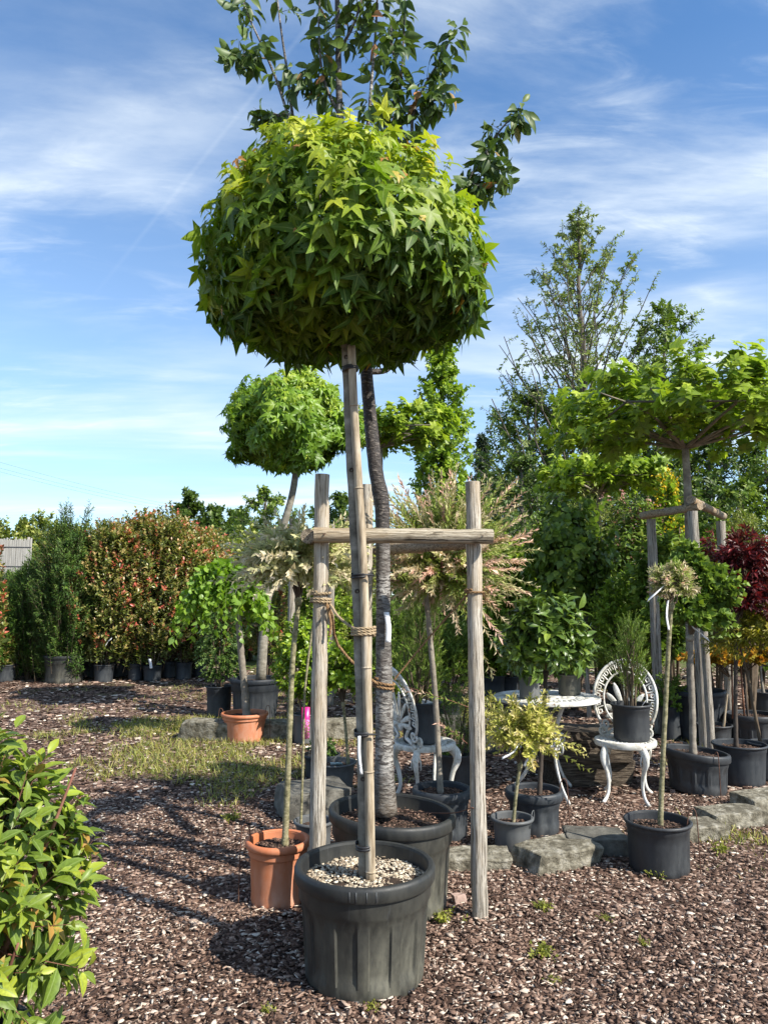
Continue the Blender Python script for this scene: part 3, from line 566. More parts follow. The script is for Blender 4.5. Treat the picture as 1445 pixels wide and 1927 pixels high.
def ground_cover():
    rng = np.random.default_rng(21)
    def clear(p):
        k = np.ones(len(p), bool)
        for x, y, r in POTS: k &= (p[:, 0] - x) ** 2 + (p[:, 1] - y) ** 2 > r * r
        return k
    soup = Soup(); parts = []
    for n, y0, y1, lo, hi, flat in ((56000, 1.7, 3.6, .0055, .0165, 0), (46000, 3.6, 5.6, .008, .018, 0), (36000, 5.6, 9.0, .014, .025, 1), (26000, 9.0, 15.0, .02, .038, 1)):
        p = field(rng, n, y0, y1); p = p[clear(p)]; gz = grassiness(p); p = p[(gz < .25) | (rng.random(len(p)) < .6)]; n = len(p)
        s = rng.uniform(lo, hi, n) * (1 + .55 * (rng.random(n) < .06)); M = chipM(rng, n, s, .42, (.4, 1.2)); dark = .12 * fnoise(p, 1.3, 9.0)
        r = np.clip(rng.beta(1.4, 1.95, n) + dark, 0, .93); pale = rng.random(n) < .08; r[pale] = rng.uniform(.9, 1, pale.sum())
        stk = rng.random(n) < .10; M[stk, :, 0] *= .35; M[stk, :, 1] *= 1.5
        loc = np.column_stack([p, rng.uniform(.001, .016, n) + .006 * fnoise(p, 8, 1.0)])
        if flat: soup.scatter(CHIP_FLAT, M, loc, r); continue
        kind = rng.integers(0, len(CHIPS), n) if y0 < 3 else rng.choice([1, 4], n); score = s / np.linalg.norm(loc - CAMP, axis=1) * (loc[:, 2] > .008) * (np.abs(p[:, 0]) < .50 * p[:, 1]) * (p[:, 1] > 2.45) * (loc[:, 0] > -.9)
        big = set(np.argsort(-score)[:300].tolist()) if y0 < 3 else set()
        bigm = np.zeros(n, bool); bigm[list(big)] = True
        for k in range(len(CHIPS)): q = (kind == k) & ~bigm; soup.scatter(CHIPS[k], M[q], loc[q], r[q])
        cache = {}
        for i in big:
            key = (int(kind[i]), int(r[i] * 8))
            if key not in cache:
                me = Soup().scatter(CHIPS[key[0]], np.eye(3)[None], np.zeros((1, 3)), np.array([r[i]])).mesh('bark_chip', smooth=False); me.materials.append(MT['bark_chip']); cache[key] = me
            o = bpy.data.objects.new('bark_chip', cache[key]); C.objects.link(o); o.parent = ground; mm = np.eye(4); mm[:3, :3] = M[i]; mm[:3, 3] = loc[i]; o.matrix_local = Matrix(mm.tolist())
    single('bark_mulch', soup, 'bark_chip', 'loose brown bark chips spread over the ground between the pots', 'bark mulch', kind='stuff', smooth=False)
    gs = Soup()
    for n, y0, y1, lo, hi in ((9000, 2.2, 4.5, .02, .05), (130000, 4.5, 9, .03, .085), (40000, 9, 16, .04, .09)):
        p = field(rng, n, y0, y1); g = grassiness(p); p = p[clear(p) & (rng.random(len(p)) < np.clip((g + .10) * .95, 0, .8))]; n = len(p)
        a = rng.uniform(0, 6.28, n); tip = np.stack([np.cos(a) * .55, np.sin(a) * .55, np.ones(n)], -1) + rng.normal(0, .25, (n, 3))
        gs.scatter(BLADE, frames(tip, np.stack([np.cos(a), np.sin(a), np.full(n, .2)], -1), rng.uniform(lo, hi, n)), np.column_stack([p, np.zeros(n)]), rng.random(n) * .9)
    single('grass', gs, 'lf_grass', 'thin worn grass coming up through the bark mulch', 'grass', kind='stuff')
    # weeds one can count
    for i, (px, py, h) in enumerate(((1022, 1800, .06), (437, 1545, .07), (1040, 1850, .03), (830, 1735, .06), (1020, 1712, .05), (1230, 1650, .05), (1355, 1605, .06), (945, 1622, .04), (505, 1905, .03), (700, 1900, .03), (1140, 1735, .035), (1210, 1780, .03))):
        b = G(px, py); q = 26; rr = np.random.default_rng(50 + i); s = Soup()
        P0 = b + np.column_stack([rr.normal(0, h * .35, (q, 2)), np.zeros(q)]); D = unit(np.column_stack([rr.normal(0, .6, (q, 2)), np.ones(q)])); L = rr.uniform(.5, 1.1, q) * h
        M, loc, rn = leaves_on(rr, P0, D, L, 4, h * .32, ang=60, upw=.5); s.scatter(RH, M, loc, rn * .8); twigs(s, P0, D, L, .1, .0008)
        single('weed', s, 'lf_grass', 'small green weed tuft sprouting from the bark mulch', 'weed', base=b, group='weeds in the mulch')
# ------------------------------------------------------------------ stones
def stone(name, c, size, rz, seed, mat, label, cat='stone', group=None, rough=.16, slope=(0, 0)):
    import bmesh
    rng = np.random.default_rng(seed); bm = bmesh.new(); sx = rng.uniform(-.10, .10, 2)
    for x in (-.5, .5):
        for y in (-.5, .5):
            for z in (-.5, .5):
                for k in range(3):      # each corner knocked off unevenly
                    q = np.array([x, y, z]) * rng.uniform(.92, 1.06, 3); q[k] *= 1 - rng.uniform(.05, .30) * (rough / .16); q[:2] += sx * (z + .5)
                    q *= np.array(size); q[2] += q[0] * slope[0] + q[1] * slope[1]; bm.verts.new(q)
    bmesh.ops.convex_hull(bm, input=bm.verts[:]); bmesh.ops.delete(bm, geom=[v for v in bm.verts if not v.link_faces], context='VERTS')
    bmesh.ops.dissolve_limit(bm, angle_limit=R(9), verts=bm.verts[:], edges=bm.edges[:])
    bmesh.ops.bevel(bm, geom=bm.edges[:], offset=min(size) * .045, segments=1, affect='EDGES', clamp_overlap=True)
    bmesh.ops.triangulate(bm, faces=bm.faces[:]); bmesh.ops.subdivide_edges(bm, edges=[e for e in bm.edges if e.calc_length() > min(size) * .3], cuts=3, use_grid_fill=True); bmesh.ops.triangulate(bm, faces=bm.faces[:])
    off = rng.uniform(0, 50); f = 1 / min(size); A = min(size) * rough * .55
    for v in bm.verts: v.co += mnoise.noise_vector(v.co * f * 1.5 + Vector((off, 0, 0))) * A + mnoise.noise_vector(v.co * f * 5 + Vector((off, 0, 0))) * A * .35
    bm.verts.index_update(); V = np.array([v.co for v in bm.verts]); Fs = [tuple(v.index for v in f_.verts) for f_ in bm.faces]; bm.free()
    cz, sn = math.cos(rz), math.sin(rz); W = np.stack([c[0] + V[:, 0] * cz - V[:, 1] * sn, c[1] + V[:, 0] * sn + V[:, 1] * cz, V[:, 2]], -1)
    W[:, 2] += c[2] - np.percentile(W[:, 2], 10) - .012
    return single(name, MB().add(W, Fs), mat, label, cat, (c[0], c[1], c[2]), group, sharp=22)
def edging():
    S = [  # px, py of foot centre, length, depth, height, turn, label
        (893, 1640, .36, .22, .10, 4, 'stone', 'long low kerb stone behind the round timber post'),
        (1050, 1640, .42, .26, .15, 28, 'stone', 'broad pale wedge shaped kerb stone with a sharp front corner'),
        (1138, 1612, .34, .24, .15, -6, 'stone_dark', 'shaded kerb stone wedged against the tall plain black pot'),  # darker stone colour stands in for the shade beside the pot
        (1318, 1585, .36, .20, .14, 16, 'stone', 'kerb stone just past the tall plain black pot'),
        (1385, 1560, .38, .22, .14, 16, 'stone', 'flat topped kerb stone with grass growing along its foot'),
        (1462, 1530, .42, .24, .15, 18, 'stone', 'kerb stone at the end of the line beside the leaning black pot'),
        (392, 1395, .62, .32, .20, -8, 'stone', 'rugged grey edging stone under the dark weeping shrub by the worn grass'),
        (505, 1392, .48, .30, .18, 3, 'stone', 'edging stone behind the orange pot under the big fluted pot'),
        (560, 1392, .34, .28, .18, -3, 'stone', 'squarish edging stone beside the pot with the pink flower label'),
        (632, 1392, .62, .28, .19, 2, 'stone', 'long edging stone behind the pair of thin green stems'),
        (575, 1545, .42, .40, .20, 20, 'stone_dark', 'dark slanting boulder behind the orange pot with the willow'),
        (878, 1375, .70, .26, .16, 4, 'stone_dark', 'mossy edging stone behind the pots near the carved chair')]
    for i, (px, py, a, b, h, tz, mat, lab) in enumerate(S):
        c = G(px, py); c[1] += b * .5; stone('kerb_stone', c, (a, b, h * (.70 if i < 6 else .95)), R(tz), 100 + i, mat, lab, 'stone', 'rough kerb stones edging the beds')
    for i, (px, py, a, b, h, z, lab) in enumerate(((1100, 1462, .62, .34, .20, 0, 'lower dark weathered timber sleeper behind the white chair'), (1096, 1432, .68, .38, .22, .19, 'upper cracked timber sleeper lying on another behind the white chair'))):
        c = G(px, 1470); c[2] = z; stone('timber_sleeper', c, (a, b, h), R(6 - 8 * i), 140 + i, 'sleeper', lab, 'sleeper', 'stacked timber sleepers', rough=.07)
    b = G(865, 1698); stone('pebble', b, (.055, .045, .05), .4, 150, 'pebble', 'small round pinkish pebble on the bark next to the timber post', 'pebble', rough=.25)
edging()
# ================================================================== BACKGROUND TREES AND SHRUBS
def prof_at(prof, t):
    z = [a for a, _ in prof]; r = [b for _, b in prof]; return np.interp(t, z, r)
def big_tree(name, label, cat, base, H, tr, prof, nlimb, ntw, m, lsz, lmat, bark='bark_far', seed=0, up=.35, twl=.9, droop=.05, hang=.1, prot=None, group=None, lean=(0, 0), limbr=.3, upw=.6, fork=0, tw_r=.006):
    """trunk, limbs reaching the outline given by prof, twigs on the limbs and leaves on the twigs"""
    rng = np.random.default_rng(seed); base = np.array(base, float); th = Thing(name, label, cat, base, group)
    prot = prot or RH
    def trunk(t): return base + np.array([lean[0] * t * t, lean[1] * t * t, H * t])
    mb = MB(); ts = np.linspace(0, .97, 14); P = np.array([trunk(t) for t in ts]); P[1:-1, :2] += rng.normal(0, tr * .35, (12, 2))
    mb.sweep(P, tr * (1 - .9 * ts) + .006, seg=9); th.part('trunk', mb, bark)
    lo, hi = prof[0][0], prof[-1][0]
    te = lo + (hi - lo) * ((np.arange(nlimb) + rng.random(nlimb)) / nlimb); az = rng.uniform(0, 6.28) + 2.4 * np.arange(nlimb) + rng.normal(0, .3, nlimb)
    rr = prof_at(prof, te) * rng.uniform(.72, 1.05, nlimb); E = np.array([trunk(t) for t in te]); E[:, 0] += rr * np.cos(az); E[:, 1] += rr * np.sin(az)
    tsn = np.clip(te - up * rr / H - .02, lo * .55, .95); S = np.array([trunk(t) for t in tsn])
    K = 6; q = np.linspace(0, 1, K)[None, :, None]; LP = S[:, None] * (1 - q) + E[:, None] * q; LP[:, :, 2] += np.sin(q[..., 0] * math.pi) * (rr * -.06)[:, None]
    LP[:, 1:-1] += rng.normal(0, 1, LP[:, 1:-1].shape) * (rr * .04)[:, None, None]
    br = Soup(); lr = (tr * limbr * (1 - .75 * tsn))[:, None] * np.linspace(1, .25, K)[None]; br.tubes(LP, np.maximum(lr, tw_r * .6), 5)
    tt = rng.uniform(.25, 1.0, (nlimb, ntw)); k = tt * (K - 1); i0 = np.minimum(k.astype(int), K - 2); f = (k - i0)[..., None]
    ii = np.arange(nlimb)[:, None]; TP = LP[ii, i0] * (1 - f) + LP[ii, i0 + 1] * f; LD = unit(LP[ii, i0 + 1] - LP[ii, i0])
    TD = unit(LD * .6 + rng.normal(0, .62, TP.shape) + UPV * .18); TL = twl * rng.uniform(.5, 1.1, tt.shape) * (.35 + .65 * np.minimum(1, rr / max(1e-6, rr.max())))[:, None]
    P0, D, L = TP.reshape(-1, 3), TD.reshape(-1, 3), TL.ravel()
    if tw_r: twigs(br, P0, D, L, droop, tw_r, tw_r * .3)
    M, loc, rn = leaves_on(rng, P0, D, L, m, lsz, ang=60, droop=droop, upw=upw, hang=hang, grad=.3)
    cr = th.part('crown', br, bark); th.part('foliage', Soup().scatter(prot, M, loc, rn), lmat, parent=cr, kind='stuff'); return th
def bush(name, label, cat, base, rad, n, m, lsz, lmat, seed=0, zc=None, prot=None, twigmat='twig', group=None, pot_=None, amp=.12, inner=(.25, .7), ang=50, droop=.05, upw=.5, hang=0.0, tipred=0.0, grad=.5, stems=5, zmin=-.85, up=.5, tpow=1.0, t0=.2, nobj=0, vert=0.0, sr=.008, basecol=0.0, freq=3.2, flowers=None):
    """shrub: stems from the ground or a pot, shoots fanning into an uneven mound"""
    rng = np.random.default_rng(seed); base = np.array(base, float); th = Thing(name, label, cat, base, group); zb = 0.0
    if pot_:
        rt, rb, h = pot_[:3]; pot(th, base, rt, rb, h, *(pot_[3:] or ('plain', 'black_plastic_clean', 28)), seed=seed); zb = h - .05; POTS.append((base[0], base[1], rb))
    c = base + np.array([0, 0, zc if zc is not None else zb + rad[2] * .95])
    mb = MB()
    for i in range(stems):
        a = 2.4 * i + rng.random(); e = c + np.array([rad[0] * .5 * math.cos(a), rad[1] * .5 * math.sin(a), rad[2] * rng.uniform(-.2, .5)])
        b0 = base + np.array([.03 * math.cos(a), .03 * math.sin(a), zb - .01]); mid_ = b0 * .5 + e * .5 + np.array([rng.normal(0, .03), rng.normal(0, .03), .05])
        th.part('stem', MB().path([b0, mid_, e], [sr * 1.3, sr, sr * .5], seg=6, per=4), 'twig' if twigmat == 'twig_green' else twigmat)
    s, d, L = ball_shoots(rng, c, rad, n, inner, amp, zmin, up, freq); d = unit(d + UPV * vert)
    M, loc, rn = leaves_on(rng, s, d, L, m, lsz, t0=t0, ang=ang, droop=droop, upw=upw, hang=hang, tipred=tipred, grad=grad, tpow=tpow, basecol=basecol)
    ok = loc[:, 2] > base[2] + .03; M, loc, rn = M[ok], loc[ok], rn[ok]
    tw = twigs(Soup(), s, d, L, droop, max(.0012, sr * .22))
    cr = crown_part(th, prot or RH, lmat, M, loc, rn, tw, twigmat, nobj, c)
    if flowers:
        fm, nf, fs = flowers; e = shoot_pos(s, d, L, np.ones((len(s), 1)), droop)[:, 0]; k = rng.permutation(len(s))[:nf]; k = k[e[k, 2] > c[2] - rad[2] * .2]; q = 9
        fl = (e[k][:, None] + rng.normal(0, fs * .9, (len(k), q, 3)) * np.array([.6, .6, 1.6])).reshape(-1, 3)
        th.part('flowers', Soup().scatter(RHW, frames(rdirs(rng, len(fl)), rdirs(rng, len(fl)), np.full(len(fl), fs)), fl, rng.random(len(fl))), fm, parent=cr, kind='stuff')
    return th
def at(px, Y): p = Wp(px, 1117, Y); return np.array([p[0], Y, 0.0])
def zat(py, Y): return Wp(722, py, Y)[2]
ROUND = [(.18, .55), (.35, .95), (.55, 1.0), (.75, .8), (.92, .4), (1.0, .08)]
CONE = [(.08, .9), (.2, 1.0), (.5, .62), (.8, .26), (1.0, .02)]
def P_(prof, w): return [(a, b * w) for a, b in prof]

def background():
    # tall airy tree on the right
    Y = 27; H = zat(402, Y)
    big_tree('tall_tree', 'very tall airy tree with a bare straight trunk and thin see-through crown', 'tree', np.array([Wp(1095, 650, Y)[0], Y, 0]), H, .26,
             [(.14, 3.6), (.3, 4.7), (.42, 4.4), (.55, 3.8), (.68, 3.4), (.8, 2.6), (.9, 1.7), (1.0, .2)], 150, 13, 13, .125, 'lf_airy', seed=5, up=1.5, twl=1.0, tw_r=.014, limbr=.28, hang=.35)
    Y = 25
    big_tree('side_tree', 'slanting open crowned tree leaning out beside the very tall airy tree', 'tree', np.array([Wp(1222, 750, Y)[0], Y, 0]), zat(575, Y), .13, [(.3, 1.3), (.5, 1.9), (.7, 1.9), (.88, 1.4), (1.0, .4)], 60, 12, 12, .16, 'lf_wood_mid', seed=6, up=.9, twl=.9, lean=(.8, 0), hang=.3)
    # right-hand wood
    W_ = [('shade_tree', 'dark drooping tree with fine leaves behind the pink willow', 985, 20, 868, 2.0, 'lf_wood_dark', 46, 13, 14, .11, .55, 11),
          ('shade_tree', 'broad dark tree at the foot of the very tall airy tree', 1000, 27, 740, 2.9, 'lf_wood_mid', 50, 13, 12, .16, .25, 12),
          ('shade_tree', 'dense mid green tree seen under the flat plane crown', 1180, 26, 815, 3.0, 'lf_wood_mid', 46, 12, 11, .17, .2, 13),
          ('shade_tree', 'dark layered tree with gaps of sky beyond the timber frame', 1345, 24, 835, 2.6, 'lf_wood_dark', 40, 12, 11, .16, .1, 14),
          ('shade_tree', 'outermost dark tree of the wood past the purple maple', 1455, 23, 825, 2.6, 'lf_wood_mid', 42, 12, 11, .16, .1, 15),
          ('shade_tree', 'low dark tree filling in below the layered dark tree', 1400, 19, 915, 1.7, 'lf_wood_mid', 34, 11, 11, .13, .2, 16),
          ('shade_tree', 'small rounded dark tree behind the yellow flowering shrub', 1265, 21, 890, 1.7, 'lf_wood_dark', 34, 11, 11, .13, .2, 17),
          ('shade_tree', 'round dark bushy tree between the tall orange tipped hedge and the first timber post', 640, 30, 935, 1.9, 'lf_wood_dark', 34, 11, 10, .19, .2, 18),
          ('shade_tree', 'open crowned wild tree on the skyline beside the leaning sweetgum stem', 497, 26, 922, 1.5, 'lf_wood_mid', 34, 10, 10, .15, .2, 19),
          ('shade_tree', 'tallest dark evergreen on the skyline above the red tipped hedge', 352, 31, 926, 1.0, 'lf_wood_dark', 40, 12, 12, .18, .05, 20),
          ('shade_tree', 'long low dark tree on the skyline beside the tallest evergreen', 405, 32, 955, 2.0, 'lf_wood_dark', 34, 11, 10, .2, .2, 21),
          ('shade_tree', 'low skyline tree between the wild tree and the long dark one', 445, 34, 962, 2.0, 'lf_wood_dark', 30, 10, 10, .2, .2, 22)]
    for nm, lab, px, Y, py, w, lm, nl, ntw, m, ls, hg, sd in W_:
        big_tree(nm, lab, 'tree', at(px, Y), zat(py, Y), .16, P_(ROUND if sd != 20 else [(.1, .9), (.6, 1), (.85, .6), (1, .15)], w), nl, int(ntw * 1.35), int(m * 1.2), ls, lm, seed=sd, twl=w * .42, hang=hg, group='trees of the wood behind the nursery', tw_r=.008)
    Y = 33; big_tree('spruce_tree', 'narrow blue green spruce with a pointed top on the skyline', 'tree', at(912, Y), zat(818, Y), .15, P_(CONE, 1.4), 90, 9, 10, .2, 'lf_blue', seed=30, up=-.15, twl=.55, prot=RHN, hang=.3)
    # slim bright tree
    Y = 13.5; big_tree('slim_tree', 'slim upright tree with bright yellow green leaves and two thin stems', 'tree', np.array([Wp(831, 800, Y)[0], Y, 0]), zat(628, Y), .055, [(.30, .35), (.42, .50), (.6, .52), (.8, .44), (1.0, .08)], 90, 11, 10, .09, 'lf_wood_light', bark='bark_dark', seed=31, up=1.2, twl=.34, hang=.35, tw_r=.004, prot=RHW)
    # hedge rows on the left
    for i, (px, Y, py, rx) in enumerate(((15, 17, 962, 1.0), (70, 17.5, 968, .95), (128, 18, 975, .8), (400, 16, 995, .9), (470, 16.5, 990, .9), (540, 17, 992, .9), (600, 17.5, 985, .9), (655, 18, 985, .9))):
        z = zat(py, Y); bush('variegated_hedge', 'cream and green variegated hedge shrub ' + ('behind the reed screen', 'between the reed screen and the potted yew', 'peeping over the potted yew', 'below the tallest dark evergreen', 'between the skyline trees and the weeping mulberry', 'behind the bent sweetgum stem', 'behind the first timber post', 'between the first timber post and the cherry trunk')[i], 'shrub', at(px, Y), (rx, rx * .8, z / 2), 620, 11, .10, 'lf_varieg', 40 + i, zc=z / 2, prot=RHW, group='variegated shrubs of the far hedge', stems=4, sr=.02)
    # thuja hedge
    for i, (px, Y, py, rx) in enumerate(((8, 12.8, 1105, .55), (62, 12.9, 1052, .5), (55, 13.8, 1048, .6), (5, 14, 1060, .6))):
        z = zat(py, Y); bush('thuja_shrub', ('low golden green thuja hedge plant above the scarlet photinia shoot', 'taller thuja hedge plant tucked against the potted yew', 'dark thuja hedge plant under the reed screen', 'thuja hedge plant partly covering the reed screen')[i], 'shrub', at(px, Y), (rx, rx, z / 2), 700, 18, .055, 'lf_thuja', 60 + i, zc=z / 2, prot=RHN, stems=3, sr=.02, ang=40, vert=.3, group='thuja hedge plants', grad=.7)
    # reed screen far left
    th = Thing('reed_screen', 'pale grey reed screen showing over the thuja hedge', 'screen', at(20, 15.4)); mb = MB(); z1 = zat(1015, 15.4)
    x0, x1 = at(-40, 15.4)[0], at(56, 15.4)[0]; rng = np.random.default_rng(9); n = 46
    mbs = MB()
    for i in range(n):
        x = x0 + (x1 - x0) * (i + .5) / n; mb.sweep([(x, 15.4, 0), (x + rng.normal(0, .004), 15.4, z1 + rng.normal(0, .02))], .014, seg=5)
    th.part('reeds', mb, 'reed', kind='stuff')
    for z in (z1 - .15, z1 - .55, z1 - 1.1): th.part('binding_wire', MB().sweep([(x0, 15.38, z), (x1, 15.38, z - .01)], .006, seg=5), 'dark_cable')
    for x in (x0 + .1, x1 - .1): th.part('post', MB().sweep([(x, 15.46, 0), (x, 15.46, z1 + .05)], .03, seg=8), 'timber_grey')
    # overhead lines: three sagging cables between far poles beyond the frame
    for k, (ya, yb) in enumerate(((852, 948), (868, 950), (876, 955))):
        Y0, Y1 = 70, 150; a = Wp(-260, ya - 58, Y0); b = Wp(470, yb + 26, Y1); q = np.linspace(0, 1, 24)[:, None]; P = a * (1 - q) + b * q; P[:, 2] -= 1.2 * np.sin(q[:, 0] * math.pi)
        single('power_line', MB().sweep(P, .014, seg=5), 'dark_cable', ('topmost thin overhead cable against the sky', 'middle thin overhead cable against the sky', 'lowest thin overhead cable against the sky')[k], 'power line', group='overhead cables')
background()
# ================================================================== LEFT BED
def left_bed():
    # potted yew
    c, rt, rb, h = pot_px(121, 1283, 1232, 76, .88); z = zat(966, c[1])
    th = bush('yew_tree', 'dark green feathery yew in a wide black pot at the bed corner', 'yew', c, (.60, .55, (z - h) * .56), 1700, 24, .055, 'lf_yew', 70, zc=h + (z - h) * .44, prot=RHN, pot_=(rt, rb, h, 'flute', 'black_plastic', 40), ang=50, vert=.12, stems=4, sr=.015, grad=.6, amp=.22, inner=(.25, .8), hang=.12, freq=6)
    # photinia row: each shrub in its own pot
    specs = [(195, 1283, 1250, 38, 150, 150, 'with dark lower leaves next to the potted yew'), (228, 1272, 1240, 34, 215, 180, 'with the reddest upright shoots'), (255, 1280, 1248, 30, 262, 150, 'beside the pot with a white label'),
             (287, 1281, 1252, 36, 300, 170, 'with a white label stuck in its pot'), (318, 1275, 1244, 30, 335, 170, 'with tall bronze tips'), (346, 1278, 1246, 32, 365, 150, 'beside the weeping mulberry'),
             (375, 1272, 1245, 30, 405, 130, 'half hidden by the weeping mulberry')]
    for i, (px, by, ry, w, cx, wd, txt) in enumerate(specs):
        c, rt, rb, h = pot_px(px, by, ry, w, .86); top = (975, 968, 968, 960, 962, 985, 1000)[i]; z = zat(top, c[1])
        bush('photinia_shrub', 'red and bronze tipped photinia shrub ' + txt, 'shrub', c, (sz(c, wd) * .62, .5, (z - h) * .5), 800, 15, .066, 'lf_photinia', 80 + i, zc=h + (z - h) * .52, pot_=(rt, rb, h, 'plain', 'blue_black_plastic', 28), vert=.35, tipred=(.2, .42, .24, .2, .24, .24, .24)[i], group='potted photinia shrubs in the far bed', stems=7, grad=.55, amp=.10, prot=RH, basecol=.02)
    for i, (px, Y, py, wd) in enumerate(((215, 14.2, 985, .8), (270, 14.3, 963, .9), (325, 14.4, 958, .9), (372, 14.2, 985, .8))):
        z = zat(py, Y); bush('photinia_shrub', ('tall photinia shrub standing behind the reddest shoots', 'tall coppery photinia shrub in the second row', 'tallest photinia shrub with bronze shoots against the sky', 'photinia shrub in the second row near the variegated hedge')[i], 'shrub', at(px, Y), (wd, .6, z * .5), 420, 12, .10, 'lf_photinia', 90 + i, zc=z * .5, tipred=.35, vert=.3, group='tall photinia shrubs of the second row', grad=.6, basecol=.1)
    for px, py, ang in ((205, 1207, 30), (283, 1252, 80)):
        b = G(px, 1283); b[1] -= .0; p0 = Wp(px - 6, py + 8, b[1] - .25); p1 = Wp(px + 6, py - 6, b[1] - .25)
        if ang == 80: p0 = Wp(px + 2, py + 6, b[1] - .2); p1 = Wp(px - 1, py - 12, b[1] - .2)
        strip_o = MB(); strip(strip_o, [p0, (p0 + p1) / 2 + np.array([0, 0, .02]), p1], .045, (.3, 0, 1) if ang == 30 else (1, 0, 0)); single('plant_tag', strip_o, 'tag_paper', 'white plant tag on the dark photinia shrub beside the yew' if ang == 30 else 'white plant tag stuck upright in a photinia pot', 'tag', base=p0)
    c, rt, rb, h = pot_px(10, 1282, 1250, 40, .86)
    bush('photinia_shrub', 'small photinia shrub with one scarlet shoot below the thuja hedge', 'shrub', c, (.26, .25, .34), 90, 12, .08, 'lf_photinia', 99, pot_=(rt, rb, h, 'plain', 'blue_black_plastic', 24), vert=.5, tipred=.35, stems=4)
    z = zat(1000, 11.5); c = at(-22, 11.5); bush('photinia_shrub', 'tall narrow orange red photinia shrub beside the thuja hedge and reed screen', 'shrub', c, (.32, .35, z * .5), 160, 12, .085, 'lf_photinia', 98, zc=z * .5, vert=.4, tipred=.6, stems=4, grad=.7)
    # spare black pots tucked below the hedge
    for i, (px, by, ry, w) in enumerate(((170, 1274, 1246, 30), (72, 1276, 1244, 36), (40, 1272, 1244, 30))):
        c, rt, rb, h = pot_px(px, by, ry, w, .86); bush('thuja_shrub', ('young thuja in a small pot between the potted yew and the photinias', 'young thuja in a small pot between the potted yew and the thuja hedge', 'young thuja in the shade at the hedge foot')[i], 'shrub', c, (.3, .28, .45), 120, 14, .05, 'lf_thuja', 110 + i, pot_=(rt, rb, h, 'plain', 'blue_black_plastic', 24), prot=RHN, stems=3, group='young thujas in small pots')

# ================================================================== BALL TREES, STANDARDS
def trunk_px(pts, Y, radii, dy=None): return [Wp(px, py, Y + (dy[i] if dy else 0)) for i, (px, py) in enumerate(pts)], radii
def shell_leaves(rng, c, rx, ry, zt, zb, n, size, amp=.06, red=.02):
    """leaves hanging on an uneven flattened ball"""
    u = rdirs(rng, n); lump = lumps(rng, u, amp, 9, 4.5); rr = (1 - np.abs(rng.normal(0, .13, n)))
    deep = rng.random(n) < .22; rr[deep] = rng.uniform(.45, .85, deep.sum())
    rz = np.where(u[:, 2] > 0, zt, zb); fl = np.where(u[:, 2] < 0, np.abs(u[:, 2]) ** .75 * np.sign(u[:, 2]), u[:, 2])
    loc = c + np.stack([u[:, 0] * rx, u[:, 1] * ry, fl * rz], -1) * (rr * lump)[:, None]
    out = unit(np.stack([u[:, 0] / rx, u[:, 1] / ry, u[:, 2] / rz], -1))
    nrm = 1.1 * out + .38 * UPV + rng.normal(0, .36, (n, 3)); tip = -.9 * UPV + .30 * out + rng.normal(0, .55, (n, 3))
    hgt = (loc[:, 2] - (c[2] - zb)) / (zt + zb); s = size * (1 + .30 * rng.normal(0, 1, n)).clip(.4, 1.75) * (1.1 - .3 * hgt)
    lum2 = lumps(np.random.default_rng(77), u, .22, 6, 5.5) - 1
    r = np.clip(.05 + .62 * hgt * np.clip((rr - .5) * 2, 0, 1) + lum2 * .8 + rng.normal(0, .12, n), 0, .93)  # young outer top leaves yellower; crown shade painted into low, inner ones
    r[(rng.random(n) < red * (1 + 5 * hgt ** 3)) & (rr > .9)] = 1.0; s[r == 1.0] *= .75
    return frames(tip, nrm, s), loc, r
def limbs(rng, start, c, rad, n, r0):
    mb = MB()
    for i in range(n):
        u = rdirs(rng, 1, -.35)[0]; e = c + u * np.array(rad) * .82; m = start * .45 + e * .55 + rng.normal(0, .05, 3) * rad[0]
        mb.path([start, m, e], [r0, r0 * .6, r0 * .22], seg=6, per=4)
    return mb
